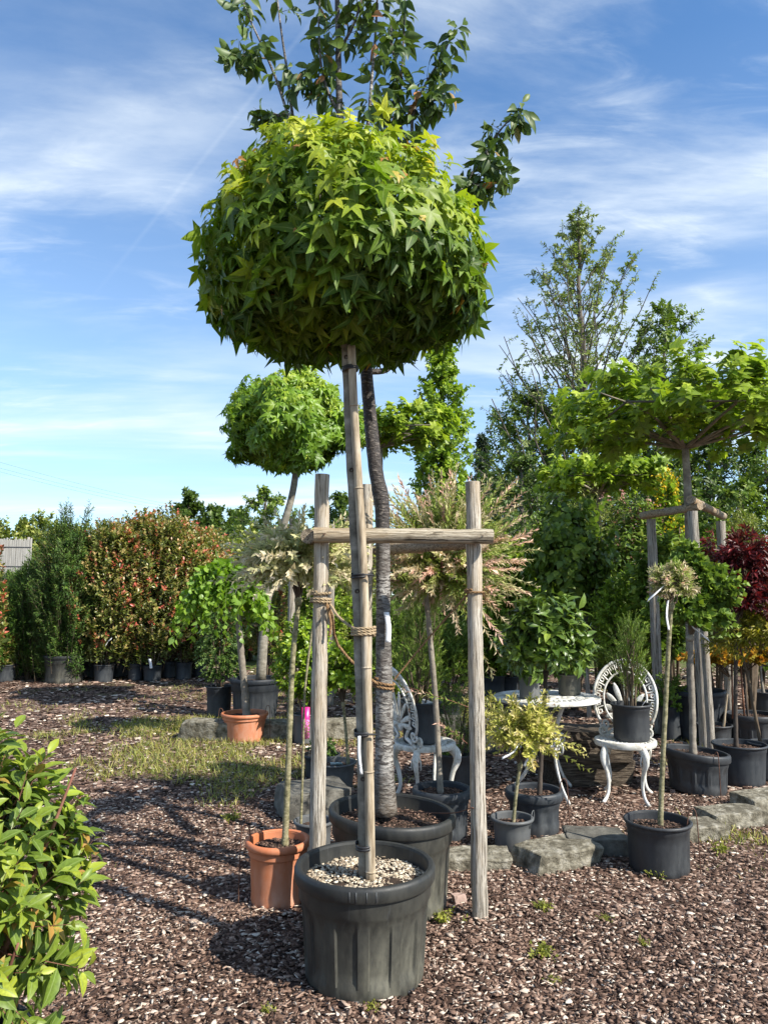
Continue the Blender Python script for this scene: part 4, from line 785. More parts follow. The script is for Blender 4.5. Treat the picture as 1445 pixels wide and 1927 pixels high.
def main_sweetgum():
    rng = np.random.default_rng(4); b = G(686, 1832); Y = b[1]; th = Thing('sweetgum_tree', 'ball headed sweetgum with star shaped leaves in the scuffed black pot of pale gravel', 'tree', b)
    top = Wp(687, 1622, Y); rt = sz(top, 263) / 2; h = top[2]
    po = pot(th, b, rt, rt * .83, h, 'flute', 'black_plastic', 64, soil=.065, tilt=(0, 0), seed=1); POTS.append((b[0], b[1], rt * .83))
    n = 2600; r = (rt - .033) * np.sqrt(rng.random(n)); a = rng.uniform(0, 6.28, n); loc = np.stack([b[0] + r * np.cos(a), b[1] + r * np.sin(a), h - .065 + .012 * (1 - r / rt) + rng.uniform(0, .008, n)], -1)
    nz = fnoise(loc[:, :2], 14, 2.0); keep = rng.random(n) < np.clip(.62 + nz * 1.1, .06, 1); loc = loc[keep]; n = len(loc)
    th.part('gravel', Soup().scatter(CHIP, chipM(rng, n, rng.uniform(.004, .0105, n), .6, (.7, 1.4)) * np.array([1, 1, 2.2])[None, None], loc, rng.random(n)), 'gravel', parent=po, kind='stuff', label='pale gravel topping', smooth=False)
    for k, aa in enumerate((-100, -95, -87, -80)):   # nicks worn into the rim
        q = R(aa); cc = b + np.array([(rt + .001) * math.cos(q), (rt + .001) * math.sin(q), h - .028]); th.part('rim_scuff', MB().box(cc, (.0025, .003, .034), q), 'grey_plastic', parent=po)
    for q in (R(-98), R(-70), R(-40)):
        cc = b + np.array([rt * .827 * math.cos(q), rt * .827 * math.sin(q), .009]); th.part('drain_hole', MB().box(cc, (.008, .035, .012), q), 'black_tie', parent=po)
    tp = [Wp(690, 1652, Y), Wp(686, 1500, Y), Wp(682, 1340, Y), Wp(673, 1080, Y), Wp(661, 830, Y), Wp(653, 660, Y), Wp(648, 600, Y)]
    P, rr = smooth_path(tp, [.032, .0275, .026, .0255, .025, .024, .023], 8); rr = rr * (1 + .05 * np.sin(np.arange(len(rr)) * 1.7)); tr = MB().sweep(P, rr, seg=14, wob=.05, rng=rng)
    tk = th.part('trunk', tr, 'bark_sweetgum')
    for f in (.22, .47, .63, .8):   # old pruning scars
        i = int(f * len(P)); ring(sc := MB(), P[i] + np.array([-.004, -rr[i] * .96, 0]), .007, .003, .004, (0, 1, .1), 10); th.part('pruning_scar', sc, 'bark_dark', parent=tk)
    sp = [Wp(698, 1664, Y - .045), Wp(693, 1380, Y - .045), Wp(684, 1080, Y - .045), Wp(667, 780, Y - .045), Wp(661, 650, Y - .045)]
    P, rr = smooth_path(sp, [.0185, .018, .0175, .017, .0165], 12); st = th.part('stake', MB().sweep(P, rr, seg=12), 'bark_bamboo')
    for f in (.04, .2, .36, .5, .64, .78, .92):
        i = int(f * (len(P) - 1)); ring(sc := MB(), P[i], rr[i] + .0005, .0022, .004, P[min(i + 1, len(P) - 1)] - P[i - 1], 14, tw=0); th.part('node', sc, 'bark_bamboo', parent=st)
    for px, py, rad, tn in ((687, 1590, .041, 2), (684, 1378, .041, 2), (678, 1083, .040, 2), (659, 694, .037, 2)):
        c = Wp(px, py, Y - .022); mb = MB(); ring(mb, c, rad, .0035, .0055, (-.05, 0, 1), 22, (.86, 1.12), .009, tn)
        if py in (1378, 1083): mb.sweep([c + np.array([-.03, -.045, 0]), c + np.array([.0, -.062, .004]), c + np.array([.055, -.05, .0])], .0042, seg=6)
        th.part('tie', mb, 'black_tie')
    tg = MB(); strip(tg, [Wp(676, 1385, Y - .09), Wp(676, 1420, Y - .095), Wp(680, 1457, Y - .09)], .011, (1, .2, .05)); th.part('tag', tg, 'tag_paper', label='narrow white plant tag hanging from the tie')
    c = np.array([Wp(647, 470, Y)[0], Y + .02, 2.80]); rx = sz(Wp(637, 500, Y), 270)
    st0 = Wp(648, 606, Y); lb = limbs(rng, st0, c, (rx, rx, .5), 34, .012)
    cr = th.part('crown', lb, 'bark_sweetgum')
    M, loc, r = shell_leaves(rng, c, rx, rx * .98, .625, .30, 4100, .067, .055)
    ns = 40; u = rdirs(rng, ns, .2); S = c + u * np.array([rx, rx, .6]) * .88; D = unit(u + UPV * .45 + rng.normal(0, .25, (ns, 3))); L = rng.uniform(.07, .17, ns)    # stray shoots
    M2, l2, r2 = leaves_on(rng, S, D, L, 5, .055, ang=65, hang=.4, upw=.5, szj=.3); M = np.concatenate([M, M2]); loc = np.concatenate([loc, l2]); r = np.concatenate([r, np.clip(r2 + .25, 0, 1)])
    th.part('stray_shoots', twigs(Soup(), S - D * .1, D, L + .1, .05, .0025), 'twig_green', parent=cr, kind='stuff')
    s = np.linalg.norm(M[:, :, 1], axis=1); dist = np.linalg.norm(loc - CAMP, axis=1)
    q = (loc - c) / np.array([rx, rx, .5]); score = s / dist * np.clip(np.linalg.norm(q, axis=1) - .8, 0, 1) * np.clip(np.sum(unit(CAMP - loc) * unit(loc - c), 1), 0, 1)
    keep = leaf_objects(th, cr, STAR, 'lf_sweetgum', M, loc, r, 300, score)
    alt = keep & (np.arange(len(loc)) % 2 == 0); kk = keep & ~alt
    th.part('foliage', Soup().scatter(STAR, M[kk], loc[kk], r[kk]).scatter(STAR2, M[alt], loc[alt], r[alt]), 'lf_sweetgum', parent=cr, kind='stuff')
def far_sweetgum():
    rng = np.random.default_rng(8); c0, rt, rb, h = pot_px(480, 1352, 1275, 96, .82); Y = c0[1]
    th = Thing('sweetgum_tree', 'bent stemmed ball sweetgum standing in the big fluted pot behind the edging stones', 'tree', c0); pot(th, c0, rt, rb, h, 'flute', 'blue_black_plastic', 56); POTS.append((c0[0], c0[1], rb))
    pts = [(491, 1280), (496, 1200), (505, 1110), (523, 1040), (535, 985), (548, 940), (556, 895), (560, 850)]
    P, rr = smooth_path([Wp(x, y, Y) for x, y in pts], [.062, .056, .052, .048, .045, .042, .04, .036], 5); th.part('trunk', MB().sweep(P, rr, seg=12, wob=.06, rng=rng), 'bark_sweetgum')
    c = np.array([*Wp(548, 790, Y)[:2], 0]); c[2] = Wp(548, 800, Y)[2]; rx = sz(Wp(548, 790, Y), 118)
    cr = th.part('crown', limbs(rng, Wp(560, 855, Y), c, (rx, rx, rx * .85), 30, .022), 'bark_sweetgum')
    M, loc, r = shell_leaves(rng, c, rx, rx, rx * .92, rx * .70, 5600, .085, .20); r = np.clip(r + .18, 0, .98)
    # pale ends of drooping outer shoots
    th.part('foliage', Soup().scatter(STAR2, M, loc, r), 'lf_sweetgum_far', parent=cr, kind='stuff')
def plane_tree(name, label, trunk, Y, cx, cy, halfw, thick, n, lsz, seed, potspec=None, nobj=0, frame_z=None):
    rng = np.random.default_rng(seed); b = at(trunk[0][0], Y) if potspec is None else potspec[0]; th = Thing(name, label, 'tree', b, 'roof trained plane trees')
    zb = 0
    if potspec: c0, rt, rb, h = potspec; pot(th, c0, rt, rb, h, 'flute', 'blue_black_plastic', 56, seed=seed); POTS.append((c0[0], c0[1], rb)); zb = h - .06
    pts = [Wp(x, y, Y) for x, y in trunk]; P, rr = smooth_path(pts, np.linspace(.052, .034, len(pts)), 6); tk = th.part('trunk', MB().sweep(P, rr, seg=10, wob=.06, rng=rng), 'bark_grey')
    c = Wp(cx, cy, Y); t = pts[-1]; w = sz(c, halfw); hh = sz(c, thick) / 2
    mb = MB(); ends = []
    for i in range(18):
        a = 2 * math.pi * i / 18 + rng.normal(0, .12); e = c + np.array([w * .9 * math.cos(a), w * .85 * math.sin(a), -hh * .15 + rng.normal(0, .05)]); m = t * .5 + e * .5 + np.array([0, 0, .02 + rng.normal(0, .04)]); mb.path([t - np.array([0, 0, .05]), m, e], [.022, .014, .006], seg=6, per=4); ends.append((t, e))
    cr = th.part('crown', mb, 'bark_grey')
    zf = c[2] - hh * .45; fr = []
    for a0, a1 in (((-1, -1), (1, -1)), ((1, -1), (1, 1)), ((1, 1), (-1, 1)), ((-1, 1), (-1, -1)), ((-1, 0), (1, 0)), ((0, -1), (0, 1))):
        p = np.array([c[0] + a0[0] * w * .72, c[1] + a0[1] * w * .72, zf]); q = np.array([c[0] + a1[0] * w * .72, c[1] + a1[1] * w * .72, zf + .012])
        th.part('training_cane', MB().sweep([p, q], .011, seg=6), 'bamboo_frame')
    u = rng.uniform(0, 6.28, n // 7); rad = np.sqrt(rng.random(n // 7)); S = c + np.stack([w * rad * np.cos(u), w * rad * np.sin(u), rng.uniform(-hh * 1.05, hh * .30, n // 7)], -1)
    D = unit(np.stack([np.cos(u) * .5 * rad, np.sin(u) * .5 * rad, np.full(len(u), .8)], -1) + rng.normal(0, .35, (len(u), 3))); L = rng.uniform(.15, .42, len(u)) * (hh / .45)
    M, loc, r = leaves_on(rng, S, D, L, 7, lsz, ang=70, upw=.35, hang=.25, grad=.6, szj=.28)
    nrm_side = rng.random(len(loc)) < .5
    th.part('shoots', twigs(Soup(), S, D, L, .1, .004), 'twig_green', parent=cr, kind='stuff')
    keep = np.ones(len(loc), bool)
    if nobj: s = np.linalg.norm(M[:, :, 1], axis=1); keep = leaf_objects(th, cr, PLANE, 'lf_plane', M, loc, r, nobj, near_score(loc, None, c, s, rng))
    th.part('foliage', Soup().scatter(PLANE, M[keep], loc[keep], r[keep]), 'lf_plane', parent=cr, kind='stuff'); return th
def pole(a, b, r, rng, seg=14, taper=.97):
    P = np.linspace(np.array(a), np.array(b), 22); P[1:-1] += rng.normal(0, r * .03, (20, 3)); rr = r * np.linspace(1, taper, 22) * (1 + .03 * np.sin(np.arange(22) * .9 + rng.uniform(0, 6)))
    return MB().sweep(P, rr, seg=seg, wob=.05, rng=rng)
def timber_frame(label, posts, zrail, rails, rp, rr, mat, seed, name='tree_stake_frame'):
    rng = np.random.default_rng(seed); b = np.array([posts[0][0], posts[0][1], 0.0]); th = Thing(name, label, 'stake frame', b)
    for x, y, z, x2, y2 in posts:
        p = th.part('post', pole((x, y, -.02), (x2, y2, z), rp, rng), mat, sharp=50); POTS.append((x, y, rp))
    for a, e in rails:
        rm = 'timber_rail' if abs(a[0] - e[0]) > abs(a[1] - e[1]) else 'timber_rail_deep'
        r_ = th.part('rail', pole(a, e, rr, rng), rm, sharp=50)
        for q in (.06, .94): 
            c = np.array(a) * (1 - q) + np.array(e) * q; th.part('nail', MB().lathe([(.0, .003), (.004, .002), (.005, 0)], 8, c + np.array([0, -rr - .001, 0])), 'rust_wire', parent=r_)
    return th
def main_frame():
    a = np.array([-.303, 3.50]); bq = G(903, 1728); c = np.array([-.112, 4.40])
    za, zb, zc = Wp(607, 893, a[1])[2], Wp(889, 907, bq[1])[2], Wp(690, 912, c[1])[2]
    at2 = Wp(607, 893, a[1])[0]; bt = Wp(889, 907, bq[1])[0]; ct = Wp(691, 912, c[1])[0]
    z = Wp(755, 1008, 3.43)[2]; L0 = Wp(591, 1007, 3.425); L1 = Wp(926, 1010, 3.45)
    rails = [(L0, L1), ((at2 - .062, 3.455, z), (ct - .085, 4.55, z + .02)), ((bt + .055, 3.62, z - .012), (ct + .055, 4.53, z + .0))]
    timber_frame('weathered round timber frame of three posts and rails around the cherry and sweetgum stems', [(a[0], a[1], za, at2, a[1]), (bq[0], bq[1], zb, bt, bq[1]), (c[0], c[1], zc, ct, c[1])], z, rails, .0365, .036, 'timber', 3)
    for (x0, y0) in ((a[0], a[1]),): pass
def cherry():
    rng = np.random.default_rng(15); c0 = G(738, 1700); Y = c0[1]; top = Wp(737, 1522, Y); rt = sz(top, 238) / 2; h = top[2]
    th = Thing('cherry_tree', 'tall cherry tree with white banded lower bark in the widest black fluted pot', 'tree', c0)
    pot(th, c0, rt, rt * .84, h, 'flute', 'black_plastic', 64, soil=.07, tilt=(-.05, 0), crumbs=900, seed=2); POTS.append((c0[0], c0[1], rt * .84))
    pts = [(725, 1532), (723, 1440), (723, 1300), (721, 1150), (720, 1010), (718, 945), (707, 885), (698, 800), (691, 720), (682, 600), (660, 420), (640, 210), (636, 60), (632, -120)]
    rad = [.058, .046, .0405, .036, .035, .038, .036, .034, .032, .028, .022, .018, .015, .008]
    P, rr = smooth_path([Wp(x, y, Y) for x, y in pts], rad, 7); rr = rr * (1 + .07 * np.exp(-((np.arange(len(rr)) - 37) / 2.0) ** 2))
    th.part('trunk', MB().sweep(P, rr, seg=18, wob=.07, rng=rng), 'bark_cherry')
    b0 = Wp(684, 640, Y)
    LM = [  # limbs: pixel path, depth offset
        ([(688, 700), (735, 690), (765, 620), (800, 480), (790, 330), (752, 230), (757, 120), (762, 0), (765, -110)], .18, .017), ([(684, 640), (630, 520), (580, 350), (553, 230), (540, 130), (527, 40), (515, -70)], .12, .015),
        ([(560, 265), (545, 225), (520, 150), (495, 90), (468, 30), (450, -20)], .14, .010), ([(790, 330), (775, 230), (800, 160), (830, 110), (852, 62)], .12, .011), ([(790, 470), (840, 400), (880, 340), (915, 285), (945, 240), (972, 215)], .25, .012),
        ([(655, 400), (690, 250), (700, 140), (708, 40), (712, -80)], -.05, .013), ([(640, 220), (610, 150), (600, 60), (605, -60)], .05, .010), ([(636, 100), (668, 40), (690, -40)], -.1, .010), ([(505, 110), (470, 107), (450, 100)], .14, .006), ([(545, 230), (520, 215), (500, 222)], .1, .006),
        ([(553, 190), (575, 150), (600, 145)], .12, .006), ([(752, 230), (735, 215), (742, 180)], .16, .006), ([(915, 285), (925, 310), (935, 345)], .25, .006), ([(880, 340), (900, 350), (905, 330)], .25, .006), ([(757, 150), (740, 100), (735, 40)], .16, .007), ([(800, 180), (815, 190), (835, 175)], .12, .006)]
    mb = MB(); S, D, L = [], [], []
    for k, (pp, dy, r0) in enumerate(LM):
        n = len(pp); W3 = [Wp(x, y, Y + dy * min(1, i / 2)) for i, (x, y) in enumerate(pp)]; W3[0] = Wp(*pp[0], Y + (dy if k in (2, 3, 8, 9, 10, 11, 12, 13, 14, 15) else 0)); Q, q = smooth_path(W3, np.linspace(r0, .0035, n), 6); mb.sweep(Q, q, seg=7)
        for i in range(2 if k > 1 else 14, len(Q)):
            for _ in range(1):
                if rng.random() > (1.0 if k not in (1, 2) else .42): continue
                f = rng.random(); p = Q[i - 1] * (1 - f) + Q[i] * f; S.append(p); D.append(unit(unit(Q[i] - Q[i - 1]) * .8 + rng.normal(0, .6, 3))); L.append(rng.uniform(.03, .10))
    for i in range(int(len(P) * .66), len(P)):
        for _ in range(1 if P[i][2] < zat(215, Y) or P[i][2] > zat(90, Y) else 0): S.append(P[i]); D.append(unit(rng.normal(0, 1, 3))); L.append(rng.uniform(.06, .14))
    cr = th.part('crown', mb, 'bark_cherry'); S, D, L = np.array(S), np.array(D), np.array(L)
    M, loc, r = leaves_on(rng, S, D, L, 5, .086, ang=70, hang=.85, upw=.35, grad=.4, szj=.22); r[(rng.random(len(r)) < .015)] = 1.0
    th.part('spurs', twigs(Soup(), S, D, L, .1, .0022), 'bark_dark', parent=cr, kind='stuff')
    px = np.abs(loc[:, 0] / loc[:, 1]); sc = (loc[:, 2] < zat(0, Y)) * (loc[:, 2] > zat(260, Y)) * 1.0 + (loc[:, 0] > Wp(880, 300, Y)[0]) + rng.random(len(loc)) * .3
    keep = leaf_objects(th, cr, LANCE_C, 'lf_cherry', M, loc, r, 300, sc); th.part('foliage', Soup().scatter(LANCE_C, M[keep], loc[keep], r[keep]), 'lf_cherry', parent=cr, kind='stuff')
    tg = MB(); strip(tg, [Wp(727, 1152, Y - .05), Wp(731, 1180, Y - .058), Wp(730, 1209, Y - .06)], .026, (1, .15, 0)); th.part('tag', tg, 'tag_paper', label='white plant tag tied to the trunk')
LANCE_C = ovate(.23, .45, .30, .42, .2)
def rope_path(mb, pts, r, turns=70, per=10):
    P, _ = smooth_path(pts, [1] * len(pts), per); T = unit(np.gradient(P, axis=0)); L = np.concatenate([[0], np.cumsum(np.linalg.norm(np.diff(P, axis=0), axis=1))])
    n = max(8, int(L[-1] / .004)); s = np.linspace(0, L[-1], n); Q = np.stack([np.interp(s, L, P[:, k]) for k in range(3)], -1); T = unit(np.gradient(Q, axis=0))
    u = unit(np.cross(T, [.3, .5, .81])); w = np.cross(T, u)
    for k in range(3):
        a = s * turns * 2 * math.pi / 4 + k * 2.094; mb.sweep(Q + (u * np.cos(a)[:, None] + w * np.sin(a)[:, None]) * r * .5, r * .56, seg=5)
    return Q
def wrap(c, r, ax, turns, pitch, ph=0.0):
    ax = unit(np.array(ax, float)); u = unit(np.cross(ax, [0, 1, .01])); v = np.cross(ax, u); n = int(16 * turns)
    return [np.array(c) + u * r * math.cos(ph + 2 * math.pi * k / 16) + v * r * math.sin(ph + 2 * math.pi * k / 16) + ax * pitch * (k / 16 - turns / 2) for k in range(n + 1)]
def fuzz(Q, rng, n, ln, s):
    k = rng.integers(0, len(Q), n); d = rdirs(rng, n); P = Q[k][:, None] + d[:, None] * np.linspace(0, 1, 3)[None, :, None] * rng.uniform(.4, 1, n)[:, None, None] * ln; return s.tubes(P, np.full((n, 3), .00035), 3)
def ropes():
    rng = np.random.default_rng(33); Y = G(686, 1832)[1]; Yc = G(738, 1700)[1]; rp = .044
    def rope(lab, mat, paths, r, name='rope'):
        th = Thing(name, lab, 'rope', paths[0][0], 'coir ropes tying the stems to the frame'); mb = MB(); f = Soup()
        for p in paths: f = fuzz(rope_path(mb, p, r, per=3), rng, 160, .012, f)
        th.part('strand', mb, mat); th.part('fibres', f, mat, kind='stuff')
    pa = Wp(604, 1130, 3.5); pt = Wp(684, 1188, Y - .02); pc = Wp(722, 1288, Yc); pb = Wp(892, 1113, 3.53)
    rope('pale rope from the post to the sweetgum stem with a loose hanging end', 'rope_pale', [wrap(pa + np.array([0, 0, .035]), rp, (0, 0, 1), 1.2, .01), wrap(pa, rp + .002, (.12, 0, 1), 2.4, .012, 3.0) + [pa + np.array([.046, -.02, -.02]), pa * .5 + pt * .5 + np.array([-.01, -.03, -.005]), pt + np.array([-.035, -.03, .012])] + wrap(pt, .046, (0, 0, 1), 3.0, .011, 3.6)], .0062)
    rope('rough coir rope running from the post down to the cherry trunk', 'rope_coir', [[pa + np.array([.03, -.04, -.015]), pa + np.array([.055, -.03, -.07]), pa * .55 + pc * .45 + np.array([-.06, .05, -.03]), pc + np.array([-.06, -.06, .03])] + wrap(pc, .050, (.25, 0, 1), 2.6, .018, 3.5), [pa + np.array([.03, -.045, -.02]), pa + np.array([.05, -.05, -.10]), pa + np.array([.045, -.05, -.16])]], .0068)
    rope('thin rope from the outer post slanting down to the cherry trunk', 'rope_coir', [wrap(pb, rp, (.05, 0, 1), 1.2, .010) + [pb + np.array([-.046, .01, -.03]), pb * .5 + pc * .5 + np.array([0, .05, -.005]), pc + np.array([.05, .01, .02])]], .0048)
    # wires on the cherry pot: tension cord to the outer post
    rim = Wp(850, 1530, Yc - .1); q = Wp(888, 1520, 3.5); single('tie_cord', MB().path([Wp(760, 1528, Yc + .02), rim, q, Wp(886, 1530, 3.56)], [.0028] * 4, seg=6, per=6), 'rust_wire', 'thin brown cord from the cherry pot to the outer timber post', 'cord', base=rim)
# ================================================================== POTTED STANDARDS
def standard(name, label, cat, potspec, style, mat, trunk, trad, bark, c_px, rad_px, nsh, m, lsz, lmat, seed, prot=None, twigmat='twig', tilt=(0, 0), crumbs=250, soil=.045, group=None, amp=.2, inner=(.05, .4), ang=40, droop=.15, upw=.4, hang=0.0, grad=.7, tpow=1.0, t0=.2, zmin=-.6, up=.2, vert=0.0, nobj=0, ry=None, tipred=0.0, seg=48, long=(.0, 1.0), extra=None, basecol=0.0, twr=.002, freq=3.2):
    rng = np.random.default_rng(seed); c0, rt, rb, h = potspec; Y = c0[1]; th = Thing(name, label, cat, c0, group)
    po = pot(th, c0, rt, rb, h, style, mat, seg, soil=soil, tilt=tilt, crumbs=crumbs, seed=seed); POTS.append((c0[0], c0[1], rb))
    pts = [Wp(q[0], q[1], Y + (q[2] if len(q) > 2 else 0)) for q in trunk]; pts[0][2] = c0[2] + h - soil - .01
    P, rr = smooth_path(pts, np.linspace(trad[0], trad[1], len(pts)), 8); rr = rr * (1 + .06 * np.sin(np.arange(len(rr)) * 2.1 + seed)); rr[:3] *= np.array([1.25, 1.12, 1.05])
    tk = th.part('trunk', MB().sweep(P, rr, seg=10, wob=.08, rng=rng), bark)
    kn = MB().sweep([P[-1] - unit(P[-1] - P[-3]) * .03, P[-1], P[-1] + unit(P[-1] - P[-3]) * .03], [trad[1] * 1.1, trad[1] * 1.7, trad[1] * .8], seg=9, wob=.25, rng=rng); th.part('graft_knot', kn, bark, parent=tk)
    c = Wp(c_px[0], c_px[1], Y + (c_px[2] if len(c_px) > 2 else 0)); rx, rz = sz(c, rad_px[0]), sz(c, rad_px[1]); rad = (rx, ry or rx * .85, rz)
    s, d, L = ball_shoots(rng, c, rad, nsh, inner, amp, zmin, up, freq); lng = rng.random(nsh) < long[0]; L = np.where(lng, L * long[1], L); d = unit(d + UPV * vert)
    M, loc, rn = leaves_on(rng, s, d, L, m, lsz, t0=t0, ang=ang, droop=droop, upw=upw, hang=hang, grad=grad, tpow=tpow, tipred=tipred, basecol=basecol)
    tw = twigs(Soup(), s, d, L, droop, twr); top = P[-1]; nn = 14     # main boughs from the graft into the head
    e = s[rng.permutation(nsh)[:nn]]; q = np.linspace(0, 1, 4)[None, :, None]; B = top * (1 - q) + e[:, None] * q; B[:, 1:3] += rng.normal(0, rx * .05, (nn, 2, 3)); tw.tubes(B, np.broadcast_to(np.linspace(trad[1] * .7, twr, 4)[None], (nn, 4)), 5)
    crown_part(th, prot or RH, lmat, M, loc, rn, tw, twigmat, nobj, c)
    return th, P, c, po
def tag_on(th, pts, w=.02, side=(1, .2, .2), parent=None, label='white plant tag', mat='tag_paper'): 
    mb = MB(); strip(mb, pts, w, side); return th.part('tag', mb, mat, parent=parent, label=label)
def hook(th, p, rt, h, side, mat='rust_wire', drop=.0, ht=.06):
    """thin drip-feed wire hooked over the rim and pushed into the ground outside"""
    p = np.array(p); d = unit(np.array([side[0], side[1], 0.0])); a = p + d * (rt - .03) + np.array([0, 0, h - .04]); b = p + d * (rt - .01) + np.array([0, 0, h + ht]); c = p + d * (rt + .02) + np.array([0, 0, h + ht * .8]); e = p + d * (rt + .028) + np.array([0, 0, h * .5]); f = p + d * (rt + .03)
    th.part('drip_wire', MB().path([a, b, c, e, f], [.0032] * 5, seg=6, per=6), mat)
def standards():
    T = .88
    # orange pot with cream willow
    ps = pot_px(522, 1694, 1577, 119, .80); th, P, c, po = standard('willow_tree', 'cream leaved dappled willow standard in the orange pot against the first post', 'tree', ps, 'terra', 'terracotta_plastic', [(536, 1590), (541, 1480), (546, 1350), (552, 1230), (562, 1130)], (.016, .0125), 'bark_green', (560, 1050), (108, 78), 230, 24, .038, 'lf_willow_white', 201, prot=RHL, long=(.4, 1.45), droop=.1, grad=.8, crumbs=500, soil=.045, twr=.0014)
    hook(th, ps[0], ps[1], ps[3], (-.95, -.2))
    for k, z in enumerate((.05, .07)):
        p = Wp(541, 1590 - 12 * k, ps[0][1] - .02)
    # weeping mulberry in the second orange pot
    ps = pot_px(460, 1392, 1340, 87, .78); th, P, c, po = standard('mulberry_tree', 'weeping mulberry with bright green hanging shoots in the orange pot on the worn grass', 'tree', ps, 'terra', 'terracotta_plastic', [(465, 1345), (461, 1300), (455, 1240), (450, 1180), (447, 1130)], (.040, .028), 'bark_grey', (428, 1085), (78, 80), 230, 18, .072, 'lf_mulberry', 202, prot=HEART, droop=1.3, hang=.7, zmin=-.1, inner=(.0, .3), up=0, nobj=200, twr=.003, long=(.5, 1.35), grad=.4, twigmat='twig_green')
    hook(th, ps[0], ps[1], ps[3], (.98, -.1)); hook(th, ps[0], ps[1], ps[3], (-.98, -.1), ht=.03)
    # dark small pot left of the far sweetgum
    ps = pot_px(412, 1347, 1290, 50, .86); bush('cotoneaster_shrub', 'fine leaved dark weeping shrub in a black pot beside the big fluted pot', 'shrub', ps[0], (.32, .3, .5), 260, 18, .035, 'lf_yew', 203, zc=ps[3] + .48, pot_=(*ps[1:], 'plain', 'blue_black_plastic', 36), droop=.5, hang=.4, stems=4, grad=.3, vert=.2, up=.0)
    # light green spindle bushes
    ps = pot_px(573, 1398, 1342, 46, .84); th = bush('spindle_shrub', 'yellow green rounded spindle shrub in the pot with the pink flower label', 'shrub', ps[0], (.30, .28, .42), 300, 10, .050, 'lf_euonymus', 204, zc=ps[3] + .52, pot_=(*ps[1:], 'plain', 'grey_plastic', 36), prot=OVAL_W, grad=.6, stems=6)
    p0 = ps[0] + np.array([ps[1] * .2, -ps[1] * 1.0, .16]); mb = MB(); 
    l0 = Wp(574, 1340, p0[1] - .01); wv, hv = .075, .20; th.part('picture_label', MB().box((l0[0] + .01, l0[1] - .02, l0[2] - .10), (.075, .0015, .30)), 'pink_label', label='pink label printed with a photo of flowers')
    th.part('label_dot', MB().lathe([(.0, .0012), (.010, .0012), (.011, 0)], 14, (0, 0, 0)), 'white_plastic').matrix_local = Matrix.Translation(Vector(np.array([l0[0] + .018, l0[1] - .0225, l0[2] + .015]) - th.base)) @ Matrix.Rotation(R(90), 4, 'X')
    ps = pot_px(628, 1482, 1432, 84, .84); th, P, c, po = standard('spindle_tree', 'small yellow green spindle standard in the low grey pot behind the sweetgum stem', 'tree', ps, 'plain', 'grey_plastic', [(656, 1445), (652, 1390), (646, 1325)], (.014, .011), 'bark_green', (645, 1262), (52, 60), 170, 10, .046, 'lf_euonymus', 205, prot=OVAL_W, grad=.6, inner=(.1, .6))
    th.part('label', MB().box(Wp(633, 1438, ps[0][1] - .08), (.09, .002, .05), M=np.array(Matrix.Rotation(R(50), 3, 'X'))), 'aqua_label', label='pale blue label card lying in the pot')
    ps = pot_px(605, 1462, 1418, 70, .84); bush('groundcover_pot', 'low dark pot with a tiny shrub behind the first timber post', 'potted plant', ps[0], (.14, .14, .10), 40, 8, .03, 'lf_yew', 206, zc=ps[3] + .03, pot_=(*ps[1:], 'plain', 'black_plastic_clean', 36), stems=3)
    ps = pot_px(590, 1612, 1542, 74, .82); standard('willow_tree', 'thin stemmed young dappled willow in a grey pot tucked behind the first timber post', 'tree', ps, 'plain', 'grey_plastic', [(566, 1552), (570, 1440), (574, 1300), (590, 1170), (600, 1120)], (.0075, .006), 'bark_green', (625, 1065), (68, 55), 140, 20, .036, 'lf_willow_white', 207, prot=RHL, grad=.8, twr=.0013, long=(.2, 1.3))
    # pink dappled willow
    ps = pot_px(832, 1572, 1481, 112, .82); th, P, c, po = standard('willow_tree', 'large pink tipped dappled willow standard growing behind the front rail', 'tree', ps, 'flute', 'blue_black_plastic', [(829, 1485), (824, 1400), (818, 1300), (808, 1190), (797, 1070)], (.019, .016), 'bark_grey', (838, 1045), (112, 128), 430, 40, .043, 'lf_willow', 208, prot=RHN, long=(.40, 1.55), droop=.05, grad=.9, crumbs=500, vert=.18, twr=.0015, twigmat='twig_red', zmin=-.9, inner=(.0, .4), tipred=.26, ang=34, amp=.3, t0=.3)
    # long trailing shoots low on the willow stem
    rng = np.random.default_rng(5); Y = ps[0][1]; S = np.array([Wp(893, 1335, Y - .1), Wp(880, 1400, Y - .2), Wp(760, 1120, Y - .35), Wp(735, 1085, Y - .4)]); E = np.array([Wp(760, 1283, Y - .25), Wp(824, 1352, Y - .3), Wp(775, 1075, Y - .4), Wp(790, 1080, Y - .42)])
    d = E - S; L = np.linalg.norm(d, axis=1); M, loc, rn = leaves_on(rng, S, d / L[:, None], L, 34, .036, ang=40, grad=.9, tipred=.6); so_ = th.part('trailing_shoots', twigs(Soup(), S, d / L[:, None], L, .05, .002), 'twig_red'); th.part('foliage', Soup().scatter(RHN, M, loc, rn), 'lf_willow', parent=so_, kind='stuff')
    tag_on(th, [Wp(787, 1075, Y - .03), Wp(784, 1100, Y - .04), Wp(781, 1124, Y - .03)], .028, (1, .1, .1))
    # small grey pot, yellow dappled willow
    ps = pot_px(964, 1598, 1536, 79, .80); th, P, c, po = standard('willow_tree', 'little yellow and cream willow standard in the smallest grey pot by the kerb stones', 'tree', ps, 'plain', 'grey_plastic', [(965, 1548), (970, 1500), (978, 1440)], (.0105, .0095), 'bark_green', (985, 1380), (70, 62), 120, 22, .036, 'lf_willow_yellow', 209, prot=RHL, grad=.6, long=(.4, 1.5), amp=.35, vert=.1, twr=.0014, tipred=.04)
